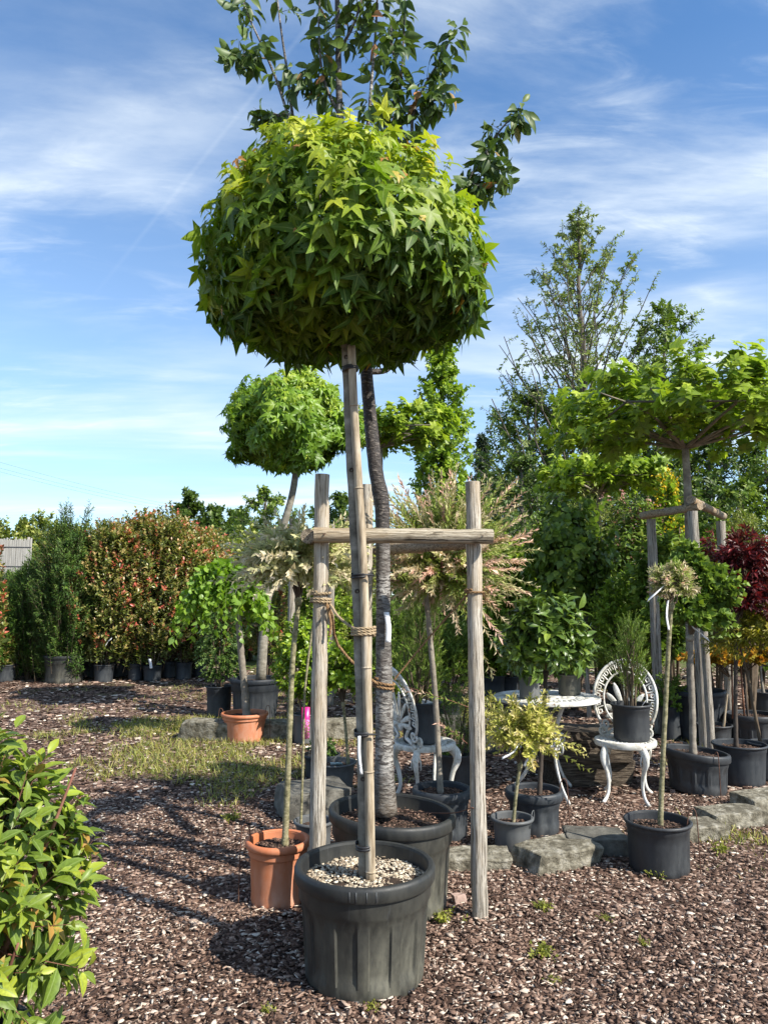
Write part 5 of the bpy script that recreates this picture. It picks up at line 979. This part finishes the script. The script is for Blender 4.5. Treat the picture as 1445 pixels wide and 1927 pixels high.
    tag_on(th, [P[-1] + np.array([.02, -.03, 0]), P[-1] + np.array([.045, -.05, .05]), P[-1] + np.array([.06, -.05, .085])], .022, (.8, .3, -.4)); tag_on(th, [Wp(976, 1400, ps[0][1] - .1), Wp(965, 1416, ps[0][1] - .12), Wp(944, 1427, ps[0][1] - .12)], .014, (.2, .3, 1))
    th.part('pot_handle', MB().path([ps[0] + np.array([ps[1] * .75, -.06, ps[3] - .05]), ps[0] + np.array([ps[1] * .85, -.06, ps[3] + .03]), ps[0] + np.array([ps[1] * 1.05, .0, ps[3] + .03]), ps[0] + np.array([ps[1] * 1.05, .0, ps[3] - .02])], [.003] * 4, seg=6), 'grey_plastic')
    # camellia-like standard
    ps = pot_px(1006, 1562, 1484, 108, .82); th, P, c, po = standard('laurel_tree', 'glossy dark laurel standard in the ribbed black pot behind the smallest grey pot', 'tree', ps, 'flute', 'blue_black_plastic', [(1014, 1492), (1018, 1420), (1022, 1350), (1027, 1265)], (.015, .0125), 'bark_dark', (1028, 1205), (84, 80), 240, 9, .075, 'lf_camellia', 210, prot=OVAL, ang=55, grad=.6, inner=(.1, .6), vert=.15, nobj=150, seg=40, hang=.15)
    hook(th, ps[0], ps[1], ps[3], (.95, -.25))
    # tall plain pot with little willow ball
    ps = pot_px(1240, 1635, 1541, 121, .88); th, P, c, po = standard('willow_tree', 'small clipped dappled willow ball on a long stem in the tall plain black pot', 'tree', ps, 'plain', 'black_plastic_clean', [(1241, 1550), (1246, 1440), (1252, 1320), (1257, 1220), (1262, 1140)], (.0135, .0115), 'bark_green', (1266, 1096), (44, 42), 210, 15, .026, 'lf_willow', 211, prot=RHN, grad=.7, inner=(.1, .55), twr=.0012, tipred=.12)
    hook(th, ps[0], ps[1], ps[3], (.93, -.35)); Y = ps[0][1]
    tag_on(th, [Wp(1248, 1104, Y - .06), Wp(1233, 1117, Y - .09), Wp(1218, 1130, Y - .08)], .022, (.5, .3, .8)); tag_on(th, [Wp(1256, 1130, Y - .03), Wp(1254, 1160, Y - .045), Wp(1258, 1186, Y - .03)], .014, (1, .5, .1))
    th.part('label', MB().box(Wp(1300, 1192, Y) * 0 + P[-1] + np.array([.10, 0, -.12]), (.001, .001, .001)), 'tag_paper') if False else None
    # right hand row
    ps = pot_px(1313, 1487, 1411, 118, .84); th, P, c, po = standard('privet_tree', 'green privet standard in the leaning black pot near the sunlit white chair', 'tree', ps, 'flute', 'black_plastic_clean', [(1303, 1420), (1302, 1340), (1299, 1260), (1298, 1200)], (.026, .020), 'bark_grey', (1312, 1130), (64, 85), 420, 12, .055, 'lf_broom', 212, prot=RHW, grad=.6, vert=.3, inner=(.1, .6), tilt=(-.10, 0), amp=.4); hook(th, ps[0], ps[1], ps[3], (.2, -.98), ht=.02)
    tag_on(th, [Wp(1302, 1180, ps[0][1] - .1), Wp(1318, 1192, ps[0][1] - .12), Wp(1334, 1206, ps[0][1] - .1)], .026, (.5, .2, -.8))
    ps = pot_px(1394, 1472, 1398, 97, .84); th, P, c, po = standard('maple_tree', 'dark purple maple with a thin black stem in a pot beside the leaning pot', 'tree', ps, 'plain', 'blue_black_plastic', [(1384, 1408), (1383, 1320), (1384, 1240), (1384, 1180)], (.017, .013), 'bark_dark', (1402, 1095), (66, 92), 260, 16, .065, 'lf_purple', 213, prot=RHN, grad=.6, hang=.35, inner=(.0, .5), freq=5)
    ps = pot_px(1443, 1465, 1396, 66, .84); th = bush('maple_shrub', 'gold and green lace leaved maple under the purple maple', 'shrub', ps[0], (.42, .4, .42), 300, 16, .05, 'lf_goldmaple', 214, zc=1.12, prot=RHN, pot_=(*ps[1:], 'plain', 'blue_black_plastic', 36), hang=.6, droop=.4, stems=3, grad=.7, zmin=-.1, sr=.012)
    ps = pot_px(1416, 1398, 1342, 94, .84); th, P, c, po = standard('viburnum_shrub', 'flat topped shrub with rusty orange young leaves in a ribbed pot', 'shrub', ps, 'flute', 'black_plastic_clean', [(1407, 1350), (1402, 1310), (1398, 1265)], (.012, .01), 'bark_dark', (1388, 1238), (84, 22), 330, 12, .055, 'lf_orange', 215, prot=RHW, grad=.8, vert=.25, zmin=-.3, inner=(.1, .8))
    for k, (x0, y0, x1, y1) in enumerate(((1378, 1352, 1376, 1240), (1400, 1352, 1392, 1245))): th.part('stake', MB().sweep([Wp(x0, y0, ps[0][1] - .1), Wp(x1, y1, ps[0][1] - .05)], .009, seg=7), 'bark_red')
    ps = pot_px(1345, 1402, 1362, 64, .84); th, P, c, po = standard('viburnum_shrub', 'smaller orange leaved shrub on bamboo canes in the shallow black pot', 'shrub', ps, 'plain', 'black_plastic_clean', [(1360, 1372), (1366, 1320), (1372, 1275)], (.012, .009), 'bark_bamboo', (1345, 1240), (42, 20), 150, 12, .05, 'lf_orange', 216, prot=RHW, grad=.8, vert=.25, zmin=-.3, inner=(.1, .8))
    ps = pot_px(1440, 1345, 1300, 60, .84); standard('viburnum_shrub', 'orange leaved shrub with whitish stems farthest back in its row', 'shrub', ps, 'plain', 'blue_black_plastic', [(1436, 1305), (1432, 1280), (1430, 1255)], (.02, .012), 'bark_grey', (1428, 1228), (50, 20), 150, 12, .06, 'lf_orange', 217, prot=RHW, grad=.8, vert=.25, zmin=-.3, inner=(.1, .8))
    # plane tree in its pot with stakes
    ps = pot_px(1312, 1388, 1297, 108, .84); Y = ps[0][1]
    plane_tree('plane_tree', 'flat roofed plane tree with broad lobed leaves rising out of the square timber frame', [(1302, 1310), (1298, 1150), (1296, 1000), (1291, 880), (1288, 835)], Y, 1288, 765, 222, 145, 2350, .112, 220, ps, 280)
    f0 = at(1312, Y); dz = zat(966, Y) 
    A, B, Cc = np.array([at(1230, Y + .2)[0], Y + .2]), np.array([at(1313, Y - .55)[0], Y - .55]), np.array([at(1362, Y + .45)[0], Y + .45])
    zz_ = [zat(975, A[1]), zat(972, B[1]), zat(975, Cc[1])]
    timber_frame('grey timber stake frame around the plane tree stem', [(A[0], A[1], dz - .04, A[0], A[1]), (B[0], B[1], dz - .04, B[0] - .02, B[1]), (Cc[0], Cc[1], dz - .04, Cc[0], Cc[1])], dz, [((A[0] - .08, A[1] + .04, dz), (B[0] + .05, B[1] - .02, dz + .01)), ((B[0] - .04, B[1] - .01, dz + .075), (Cc[0] + .05, Cc[1] + .04, dz + .02))], .05, .042, 'timber_grey', 9)
    plane_tree('plane_tree', 'lower flat plane crown on canes in front of the wood', [(1128, 1160), (1128, 1060), (1127, 960), (1127, 925)], 13.0, 1128, 893, 112, 66, 1900, .115, 221)
    plane_tree('plane_tree', 'flat plane crown on black canes half hidden behind the sweetgum stems', [(716, 1200), (716, 1060), (716, 930), (716, 835)], 10.5, 742, 800, 98, 78, 1100, .10, 222)
    # stakes beside the bent sweetgum
    Y = 9.3; x = at(549, Y)[0]; x2 = at(585, Y + .5)[0]; x3 = at(520, Y + .7)[0]; z = zat(976, Y)
    timber_frame('grey timber stake frame beside the bent sweetgum stem', [(x, Y, z, x, Y), (x2 + .25, Y + .75, z, x2 + .25, Y + .75)], z, [((x - .06, Y + .06, zat(1003, Y)), (x2 + .30, Y + .85, zat(1003, Y)))], .045, .04, 'timber_grey', 12)
    # black pots further back, each with its shrub
    ps = pot_px(905, 1414, 1370, 72, .86); bush('broom_shrub', 'low bright shrub in the black pot between the timber post and the table', 'shrub', ps[0], (.22, .2, .2), 110, 12, .04, 'lf_willow_yellow', 230, zc=ps[3] + .16, pot_=(*ps[1:], 'plain', 'black_plastic_clean', 36), prot=RHN)
    ps = pot_px(858, 1478, 1415, 76, .86); bush('broom_shrub', 'dark broom shrub in the black pot just behind the shaded chair', 'shrub', ps[0], (.22, .2, .3), 170, 18, .03, 'lf_broom', 231, zc=ps[3] + .25, pot_=(*ps[1:], 'plain', 'black_plastic_clean', 36), prot=NEEDLE, vert=.6)
    ps = pot_px(1046, 1452, 1386, 62, .84); bush('groundcover_pot', 'almost bare black pot standing under the round table edge', 'potted plant', ps[0], (.10, .1, .08), 20, 6, .03, 'lf_broom', 232, zc=ps[3] + .02, pot_=(*ps[1:], 'plain', 'blue_black_plastic', 40), stems=2)
    ps = pot_px(1262, 1392, 1328, 40, .88); bush('groundcover_pot', 'narrow black pot with a low plant between chair back and big pot', 'potted plant', ps[0], (.16, .16, .2), 60, 10, .045, 'lf_broom', 233, pot_=(*ps[1:], 'plain', 'blue_black_plastic', 30), stems=3)
    for i, (px, by, ry, w, rx, rz, lm, lab) in enumerate(((800, 1362, 1300, 62, .42, .62, 'lf_broom', 'bushy green broom in a pot behind the pink willow stem'), (846, 1365, 1305, 52, .40, .50, 'lf_broom', 'fine leaved broom in a black pot between the willow stem and the outer post'), (925, 1322, 1270, 52, .38, .5, 'lf_euonymus', 'yellowish shrub in a black pot behind the round table'), (955, 1318, 1272, 44, .36, .45, 'lf_broom', 'green shrub in the farther black pot behind the round table'), (735, 1372, 1310, 58, .40, .60, 'lf_broom', 'green broom in the pot behind the cherry trunk'), (1165, 1330, 1290, 46, .4, .6, 'lf_broom', 'leafy green shrub in a pot behind the white chair back'), (1215, 1300, 1268, 48, .5, .75, 'lf_wood_mid', 'dense green shrub on the worn grass behind the white chair'))):
        ps = pot_px(px, by, ry, w, .86); bush('broom_shrub', lab, 'shrub', ps[0], (rx, rx * .9, rz), 380, 20, .05 if lm == 'lf_broom' else .055, lm, 240 + i, zc=ps[3] + rz * .85, pot_=(*ps[1:], 'plain', 'blue_black_plastic', 30), prot=RHN if lm == 'lf_broom' else RH, vert=.5, stems=6, inner=(.05, .5), amp=.2, ang=35)
    # middle distance shrubs on the right
    Sx = [('climber_shrub', 'tall dark shrub draped with drooping heart shaped leaves behind the round table', 1075, 9.6, 950, 1165, 78, 'lf_wood_mid', .10, HEART, 480, 9, dict(hang=.8, upw=.2, grad=.6, amp=.45, freq=3.6, inner=(.1, .6))),
          ('climber_shrub', 'yellow green leafy shrub between the outer post and the draped shrub', 965, 10.5, 1005, 1170, 58, 'lf_wood_light', .07, RHW, 420, 10, dict(grad=.7)),
          ('climber_shrub', 'dark weeping shrub under the yellow green leafy shrub', 1000, 11.5, 985, 1240, 60, 'lf_wood_mid', .07, RH, 380, 10, dict(hang=.5)),
          ('flowering_shrub', 'long leaved shrub covered in small pink flowers', 1190, 10.8, 925, 1200, 62, 'lf_wood_mid', .11, LANCE, 330, 9, dict(hang=.5, grad=.5, flowers=('lf_flower_pink', 130, .035))),
          ('flowering_shrub', 'upright shrub with spikes of yellow flowers behind the timber frame', 1262, 11.2, 905, 1180, 42, 'lf_wood_light', .09, RH, 300, 9, dict(vert=.5, flowers=('lf_flower_yellow', 170, .04))),
          ('climber_shrub', 'bright green shrub growing below the pink flowered shrub', 1175, 9.0, 1085, 1260, 60, 'lf_wood_light', .06, RH, 420, 10, dict(grad=.7)),
          ('climber_shrub', 'broad leaved shrub at the foot of the timber frame', 1240, 8.6, 1035, 1230, 55, 'lf_broom', .09, OVAL_W, 330, 9, dict(vert=.3, grad=.6)),
          ('climber_shrub', 'upright green shrub behind the purple maple', 1340, 9.6, 985, 1210, 50, 'lf_wood_mid', .07, RH, 380, 10, dict(vert=.4)),
          ('conifer_shrub', 'grey green conifer behind the purple maple', 1400, 12.5, 955, 1180, 52, 'lf_varieg', .07, RHN, 300, 14, dict(vert=.5)),
          ('maple_shrub', 'deep red maple crown beside the timber frame corner post', 1400, 8.9, 1000, 1130, 66, 'lf_purple', .085, RH, 200, 9, dict(grad=.5, hang=.4, amp=.5, freq=4, inner=(.05, .6))),
          ('climber_shrub', 'grey green shrub at the base of the lower plane crown', 1120, 11.8, 930, 1150, 66, 'lf_varieg', .06, RHN, 380, 12, dict(grad=.3)),
          ('climber_shrub', 'leafy shrub filling behind the pink willow', 870, 12.5, 960, 1240, 60, 'lf_wood_mid', .08, RH, 380, 10, dict(grad=.5)),
          ('climber_shrub', 'green shrub in the gap between the two front posts', 770, 11.5, 990, 1250, 60, 'lf_wood_mid', .07, RH, 380, 10, dict(grad=.5)),
          ('climber_shrub', 'laurel like shrub behind the cream willow head', 600, 11.0, 985, 1230, 66, 'lf_wood_light', .08, RH, 380, 10, dict(grad=.5)),
          ('climber_shrub', 'reddish leaved shrub behind the bent sweetgum stem', 505, 12.5, 1000, 1240, 60, 'lf_photinia', .08, RH, 380, 10, dict(tipred=.3)),
          ('climber_shrub', 'dark low shrub on the grass behind the orange leaved shrubs', 1420, 9.8, 1130, 1270, 60, 'lf_wood_dark', .07, RH, 300, 10, dict())]
    for i, (nm, lab, px, Y, top, bot, hw, lm, ls, pr, n, m, kw) in enumerate(Sx):
        z1, z0 = zat(top, Y), max(.12, zat(bot, Y)); b = at(px, Y); r = sz(Wp(px, 1050, Y), hw)
        bush(nm, lab, 'shrub', b, (r, r * .8, (z1 - z0) / 2), n, m, ls, lm, 260 + i, zc=(z1 + z0) / 2, prot=pr, stems=6, sr=.014, **{'amp': .28, 'freq': 5.0, **kw})
    # loose stakes among the far pots
    for k, (px, py0, py1, Y, lab) in enumerate(((1102, 1245, 1205, 9.0, 'short white stake standing beyond the round table'), (1232, 1270, 1180, 8.3, 'leaning grey stake behind the white chair'), (1325, 1395, 1160, 6.9, 'pale round stake in front of the plane tree pot'))):
        b = at(px, Y); e = Wp(px - 3, py1, Y); single('stake', pole(b - np.array([0, 0, .02]), e, .035 if k else .028, np.random.default_rng(k), 10), 'timber_grey', lab, 'stake', base=b, group='loose stakes'); POTS.append((b[0], b[1], .03))
def foreground_shrub():
    b = np.array([-1.13, 2.02, 0.0]); rng = np.random.default_rng(41); th = Thing('laurustinus_shrub', 'large glossy leaved shrub with yellow green tips standing alone on the mulch', 'shrub', b)
    pot(th, b, .22, .18, .32, 'plain', 'black_plastic_clean', 40); POTS.append((b[0], b[1], .19)); c = b + np.array([-.02, 0, .68]); rad = (.43, .40, .47); mb = MB()
    for i in range(11):
        a = 2.4 * i; e = c + np.array([.34 * math.cos(a), .3 * math.sin(a), rng.uniform(-.2, .34)]); b0 = b + np.array([.05 * math.cos(a), .05 * math.sin(a), .25]); mb.path([b0, b0 * .45 + e * .55 + rng.normal(0, .03, 3), e], [.008, .0065, .003], seg=6, per=5)
    th.part('stem', mb, 'twig_red'); s, d, L = ball_shoots(rng, c, rad, 430, (.35, .82), .13, -.85, .2, 4.0); d = unit(d + UPV * .35)
    M, loc, r = leaves_on(rng, s, d, L, 10, .058, t0=.15, ang=58, upw=.45, droop=.02, grad=.75, tpow=.8, szj=.25, hang=.05)
    r[(rng.random(len(r)) < .012)] = 1.0; r[(rng.random(len(r)) < .045)] = .965; r = np.clip(r + rng.normal(0, .10, len(r)) * (r < .9), 0, 1)
    cr = th.part('crown', twigs(Soup(), s, d, L, .02, .0026), 'twig_red'); sc = np.linalg.norm(M[:, :, 1], axis=1) / np.linalg.norm(loc - CAMP, axis=1) * (.2 + np.clip(np.sum(unit(CAMP - loc) * unit(loc - c), 1), 0, 1)) * np.linalg.norm((loc - c) / np.array(rad), axis=1) ** 2 * (loc[:, 0] / loc[:, 1] > -.56)
    keep = leaf_objects(th, cr, OVAL_L, 'lf_laurel', M, loc, r, 300, sc); th.part('foliage', Soup().scatter(OVAL_L, M[keep], loc[keep], r[keep]), 'lf_laurel', parent=cr, kind='stuff')
OVAL_L = ovate(.225, .45, .25, .45, .10)
# ================================================================== CAST GARDEN FURNITURE
def spiral(c, r0, r1, turns, a0, sx=1, n=26):
    out = []
    for k in range(n):
        t = k / (n - 1); a = a0 + turns * 2 * math.pi * t * sx; r = r0 * (1 - t) + r1 * t; out.append((c[0] + r * math.cos(a), c[1], c[2] + r * math.sin(a)))
    return out
def make_chair(label, loc, rz):
    th = Thing('garden_chair', label, 'chair', loc, 'white cast metal garden chairs', rz); W = 'cast_white'; ref = np.array([0, 1.0, 0])
    zs = .41; R0 = .215
    prof = [(.001, zs - .004), (.05, zs - .004), (.055, zs), (.075, zs), (.08, zs - .004), (.125, zs - .003), (.13, zs + .001), (.15, zs + .001), (.155, zs - .003), (.185, zs - .002), (.19, zs + .004), (R0 - .004, zs + .005), (R0, zs), (R0 + .002, zs - .02), (R0 - .004, zs - .034), (R0 - .012, zs - .034), (R0 - .016, zs - .016), (.001, zs - .014)]
    seat = th.part('seat', MB().lathe(prof, 48), W, local=True, sharp=40); P = MB()
    for k in range(24):
        a = 2 * math.pi * k / 24; P.sweep([(.085 * math.cos(a), .085 * math.sin(a), zs - .002), (.122 * math.cos(a + .16), .122 * math.sin(a + .16), zs - .001)], [.006, .003], [.003, .002], seg=6, ref=np.array([0, 0, 1.0])); P.sweep([(.157 * math.cos(a), .157 * math.sin(a), zs), (.184 * math.cos(a - .1), .184 * math.sin(a - .1), zs)], .005, .003, seg=6, ref=np.array([0, 0, 1.0]))
    th.part('seat_relief', P, W, parent=seat, local=True, kind='stuff')
    for q, a in enumerate((-52, -128, 48, 132)):
        a = R(a); d = np.array([math.cos(a), math.sin(a), 0]); prs = [(.165, zs - .02), (.215, zs - .065), (.225, zs - .12), (.195, zs - .20), (.18, .12), (.20, .05), (.245, .006)]
        pts = [d * r + np.array([0, 0, z]) for r, z in prs]; P3, rr = smooth_path(pts, [.036, .034, .026, .0165, .014, .013, .015], 6)
        leg = th.part('leg', MB().sweep(P3, rr, rr * .72, seg=10, ref=np.cross(d, [0, 0, 1.0])), W, local=True)
        orn = MB(); tn = np.array([-math.sin(a), math.cos(a), 0])
        for s in (-1, 1):
            C0 = d * .205 + np.array([0, 0, zs - .045]); orn.sweep([C0 + tn * s * (.012 + .022 * math.sin(k / 9 * 2.2)) + d * (.012 - .004 * k / 9) - np.array([0, 0, .012 * k]) for k in range(10)], np.linspace(.007, .0025, 10), seg=6)
        th.part('leg_ornament', orn, W, parent=leg, local=True)
    # back: fan of petals inside a Greek key arch, leaning backwards
    def bk(x, z):
        z = zs + (z - zs) * 1.24; return np.array([x, .175 + .10 * (z - zs) / .43 + .10 * x * x / .05 * -.25, z])
    cz = zs + .21; ro, ri = .225, .155
    def arc(r, a0, a1, n=40, kz=1.0): return [bk(r * math.cos(R(a)), cz + r * kz * math.sin(R(a))) for a in np.linspace(a0, a1, n)]
    fr = th.part('back_frame', MB().sweep(arc(ro, -38, 218), .011, .008, seg=8, ref=ref).sweep(arc(ri, -52, 232), .008, .007, seg=8, ref=ref), W, local=True)
    n = 17
    for k in range(n):
        a = -30 + 240 * (k + .5) / n; u = 240 / n; r1, r2 = ri + .008, ro - .010; rm = (r1 + r2) / 2
        def pt(r, aa): return bk(r * math.cos(R(aa)), cz + r * math.sin(R(aa)))
        key = [pt(r1, a - u * .45), pt(r2 - .006, a - u * .45), pt(r2 - .006, a + u * .28), pt(rm - .004, a + u * .28), pt(rm - .004, a - u * .12), pt(rm + .014, a - u * .12)]
        mb = MB()
        for i in range(5): mb.sweep([key[i], key[i + 1]], .0052, .0055, seg=4, ref=ref)
        th.part('greek_key', mb, W, parent=fr, local=True, smooth=False)
    hub = bk(0, cz - .115); th.part('fan_hub', MB().sweep([hub - np.array([0, .008, 0]), hub + np.array([0, .008, 0])], .026, seg=14), W, local=True)
    for k in range(9):
        a = R(90 + (k - 4) * 24); L = .215 - .018 * abs(k - 4); P3 = [hub + np.array([math.cos(a) * L * t, 0, math.sin(a) * L * t]) for t in np.linspace(.1, 1, 9)]; P3 = [bk(p[0], p[2]) for p in P3]
        th.part('petal', MB().sweep(P3, [.007, .009, .012, .015, .018, .020, .020, .016, .006], .004, seg=8, ref=ref), W, local=True)
    for s in (-1, 1):
        a = R(-38 if s > 0 else 218); e = np.array([ro * math.cos(a), 0, cz + ro * math.sin(a)]); c = np.array([e[0] - s * .030, 0, e[2] - .012])
        sp = [bk(x, z) for x, _, z in spiral(c, .034, .006, 1.35, 0.2 if s > 0 else math.pi - .2, -s)]; th.part('scroll', MB().sweep(sp, .0085, .008, seg=7, ref=ref), W, local=True)
        P3 = [bk(s * .10, cz - .12), bk(s * .055, cz - .165), bk(s * .085, zs + .03), bk(s * .15, zs - .005)]; th.part('back_brace', MB().path(P3, [.010, .012, .013, .012], seg=8, per=6, ref=ref), W, local=True)
        c2 = np.array([s * .155, .14, zs + .035]); th.part('seat_scroll', MB().sweep(spiral(c2, .034, .008, 1.3, -1.4 if s > 0 else math.pi + 1.4, s), .010, .009, seg=7, ref=ref), W, local=True)
    return th
def copy_thing(th, label, loc, rz):
    r = th.o.copy(); C.objects.link(r); r.location = loc; r.rotation_euler = (0, 0, rz); r['label'] = label
    for ch in list(th.o.children):
        c = ch.copy(); C.objects.link(c); c.parent = r
        for g in ch.children: d = g.copy(); C.objects.link(d); d.parent = c
    return r
def garden_table(loc):
    th = Thing('garden_table', 'round white cast metal table with a patterned top and two potted plants on it', 'table', loc); W = 'cast_white'; z = .70; r = .385
    prof = [(.03, z - .004), (.06, z), (.10, z), (.104, z - .003), (.15, z - .003), (.155, z + .001), (.20, z + .001), (.205, z - .003), (.27, z - .003), (.275, z + .001), (.335, z + .001), (.34, z - .002), (r - .012, z - .001), (r - .004, z + .003), (r, z), (r + .001, z - .018), (r - .006, z - .024), (r - .02, z - .014), (.03, z - .014)]
    top = th.part('table_top', MB().lathe(prof, 64, closed=True), W, local=True, sharp=40); P = MB(); zr = np.array([0, 0, 1.0])
    for k in range(36):
        a = 2 * math.pi * k / 36; P.sweep([(.21 * math.cos(a), .21 * math.sin(a), z - .001), (.24 * math.cos(a + .06), .24 * math.sin(a + .06), z), (.268 * math.cos(a - .02), .268 * math.sin(a - .02), z - .001)], [.006, .009, .004], .003, seg=6, ref=zr); P.sweep([(.29 * math.cos(a), .29 * math.sin(a), z + .001), (.325 * math.cos(a + .08), .325 * math.sin(a + .08), z + .001)], .006, .003, seg=6, ref=zr)
        if k % 3 == 0: P.sweep([(.11 * math.cos(a), .11 * math.sin(a), z - .002), (.146 * math.cos(a), .146 * math.sin(a), z - .002)], [.012, .006], .003, seg=6, ref=zr)
    th.part('top_relief', P, W, parent=top, local=True, kind='stuff')
    th.part('leg_ring', MB().sweep([(.105 * math.cos(a), .105 * math.sin(a), .36) for a in np.linspace(0, 2 * math.pi, 33)], .008, .010, seg=8, ref=zr), W, local=True)
    for k in range(3):
        a = R(-75 + 120 * k); d = np.array([math.cos(a), math.sin(a), 0]); prs = [(.26, z - .016), (.20, .60), (.125, .47), (.105, .36), (.12, .24), (.20, .10), (.30, .008)]
        P3, rr = smooth_path([d * q + np.array([0, 0, h]) for q, h in prs], [.020, .017, .015, .014, .014, .013, .016], 6); leg = th.part('leg', MB().sweep(P3, rr, rr * .65, seg=9, ref=np.cross(d, [0, 0, 1.0])), W, local=True)
        tn = np.cross(d, [0, 0, 1.0]); sp = [d * (.185 + x) + np.array([0, 0, .36 + y]) for x, _, y in spiral((0, 0, 0), .058, .012, 1.4, math.pi, -1)]; th.part('leg_scroll', MB().sweep(sp, .009, .007, seg=7, ref=tn), W, parent=leg, local=True)
    return th
def furniture():
    s2 = Wp(1176, 1404, 5.5); ch = make_chair('white cast metal chair with a fan back holding a black potted shrub in full sun', (s2[0], 5.50, 0), R(-20))
    s1 = Wp(800, 1402, 5.42); copy_thing(ch, 'white cast metal chair turned away behind the cherry trunk, dark pot on its seat', (s1[0], 5.42, 0), R(118))
    tb = Wp(1028, 1309, 5.6); garden_table((tb[0], 5.60, 0))
    for x, y, r in ((s2[0], 5.5, .05), (s1[0], 5.42, .05)): pass
    # plants standing on the furniture
    c = np.array([s2[0] + .045, 5.49, .418]); rt = sz(c, 74) / 2; bush('broom_shrub', 'wiry green shrub in a plain black pot on the sunlit white chair', 'shrub', c, (.20, .18, .30), 190, 22, .030, 'lf_broom', 301, zc=.60, prot=NEEDLE, pot_=(rt, rt * .88, .25, 'plain', 'black_plastic_clean', 48), vert=.9, stems=9, sr=.006, inner=(.0, .5), amp=.3, ang=30)
    tgp = MB(); strip(tgp, [c + np.array([.06, -.03, .22]), c + np.array([.085, -.04, .26]), c + np.array([.10, -.035, .275])], .03, (.4, .9, .1)); single('plant_tag', tgp, 'tag_paper', 'white plant tag stuck in the soil of the pot on the chair', 'tag', base=c + np.array([.06, -.03, .22]))
    c = np.array([s1[0] - .03, 5.40, .418]); rt = sz(c, 78) / 2; bush('broom_shrub', 'tall feathery green broom in the dark pot on the shaded chair', 'shrub', c, (.26, .24, .52), 300, 26, .035, 'lf_broom', 302, zc=.76, prot=NEEDLE, pot_=(rt, rt * .86, .28, 'plain', 'blue_black_plastic', 40), vert=.9, stems=10, sr=.005, inner=(.0, .5), amp=.25, ang=28)
    for i, (px, py, w, h, rx, rz, mat, lab) in enumerate(((996, 1313, 44, .17, .20, .24, 'grey_plastic', 'glossy laurel bush in a grey pot on the table'), (1071, 1306, 48, .155, .17, .22, 'black_plastic', 'glossy laurel bush in a black pot on the table'))):
        c = G(px, py, .706); rt = sz(c, w) / 2; bush('laurel_shrub', lab, 'shrub', c, (rx, rx, rz), 90, 9, .075, 'lf_camellia', 310 + i, zc=h + rz * .72, prot=OVAL, pot_=(rt, rt * .85, h, 'plain', mat, 40), vert=.3, stems=5, grad=.6, inner=(.1, .6), nobj=60, hang=.25, ang=60, group='laurel bushes on the table')
    # old grey pot lid / slate leaning in the pot on the far chair
    b = Wp(803, 1326, 5.36); single('plant_card', MB().box(b, (.085, .003, .07), M=np.array(Matrix.Rotation(R(-40), 3, 'X') @ Matrix.Rotation(R(20), 3, 'Y'))), 'white_plastic', 'crumpled white card lying in the pot on the shaded chair', 'card', base=b)
left_bed(); main_sweetgum(); far_sweetgum(); main_frame(); cherry(); ropes(); standards(); furniture(); foreground_shrub(); ground_cover()
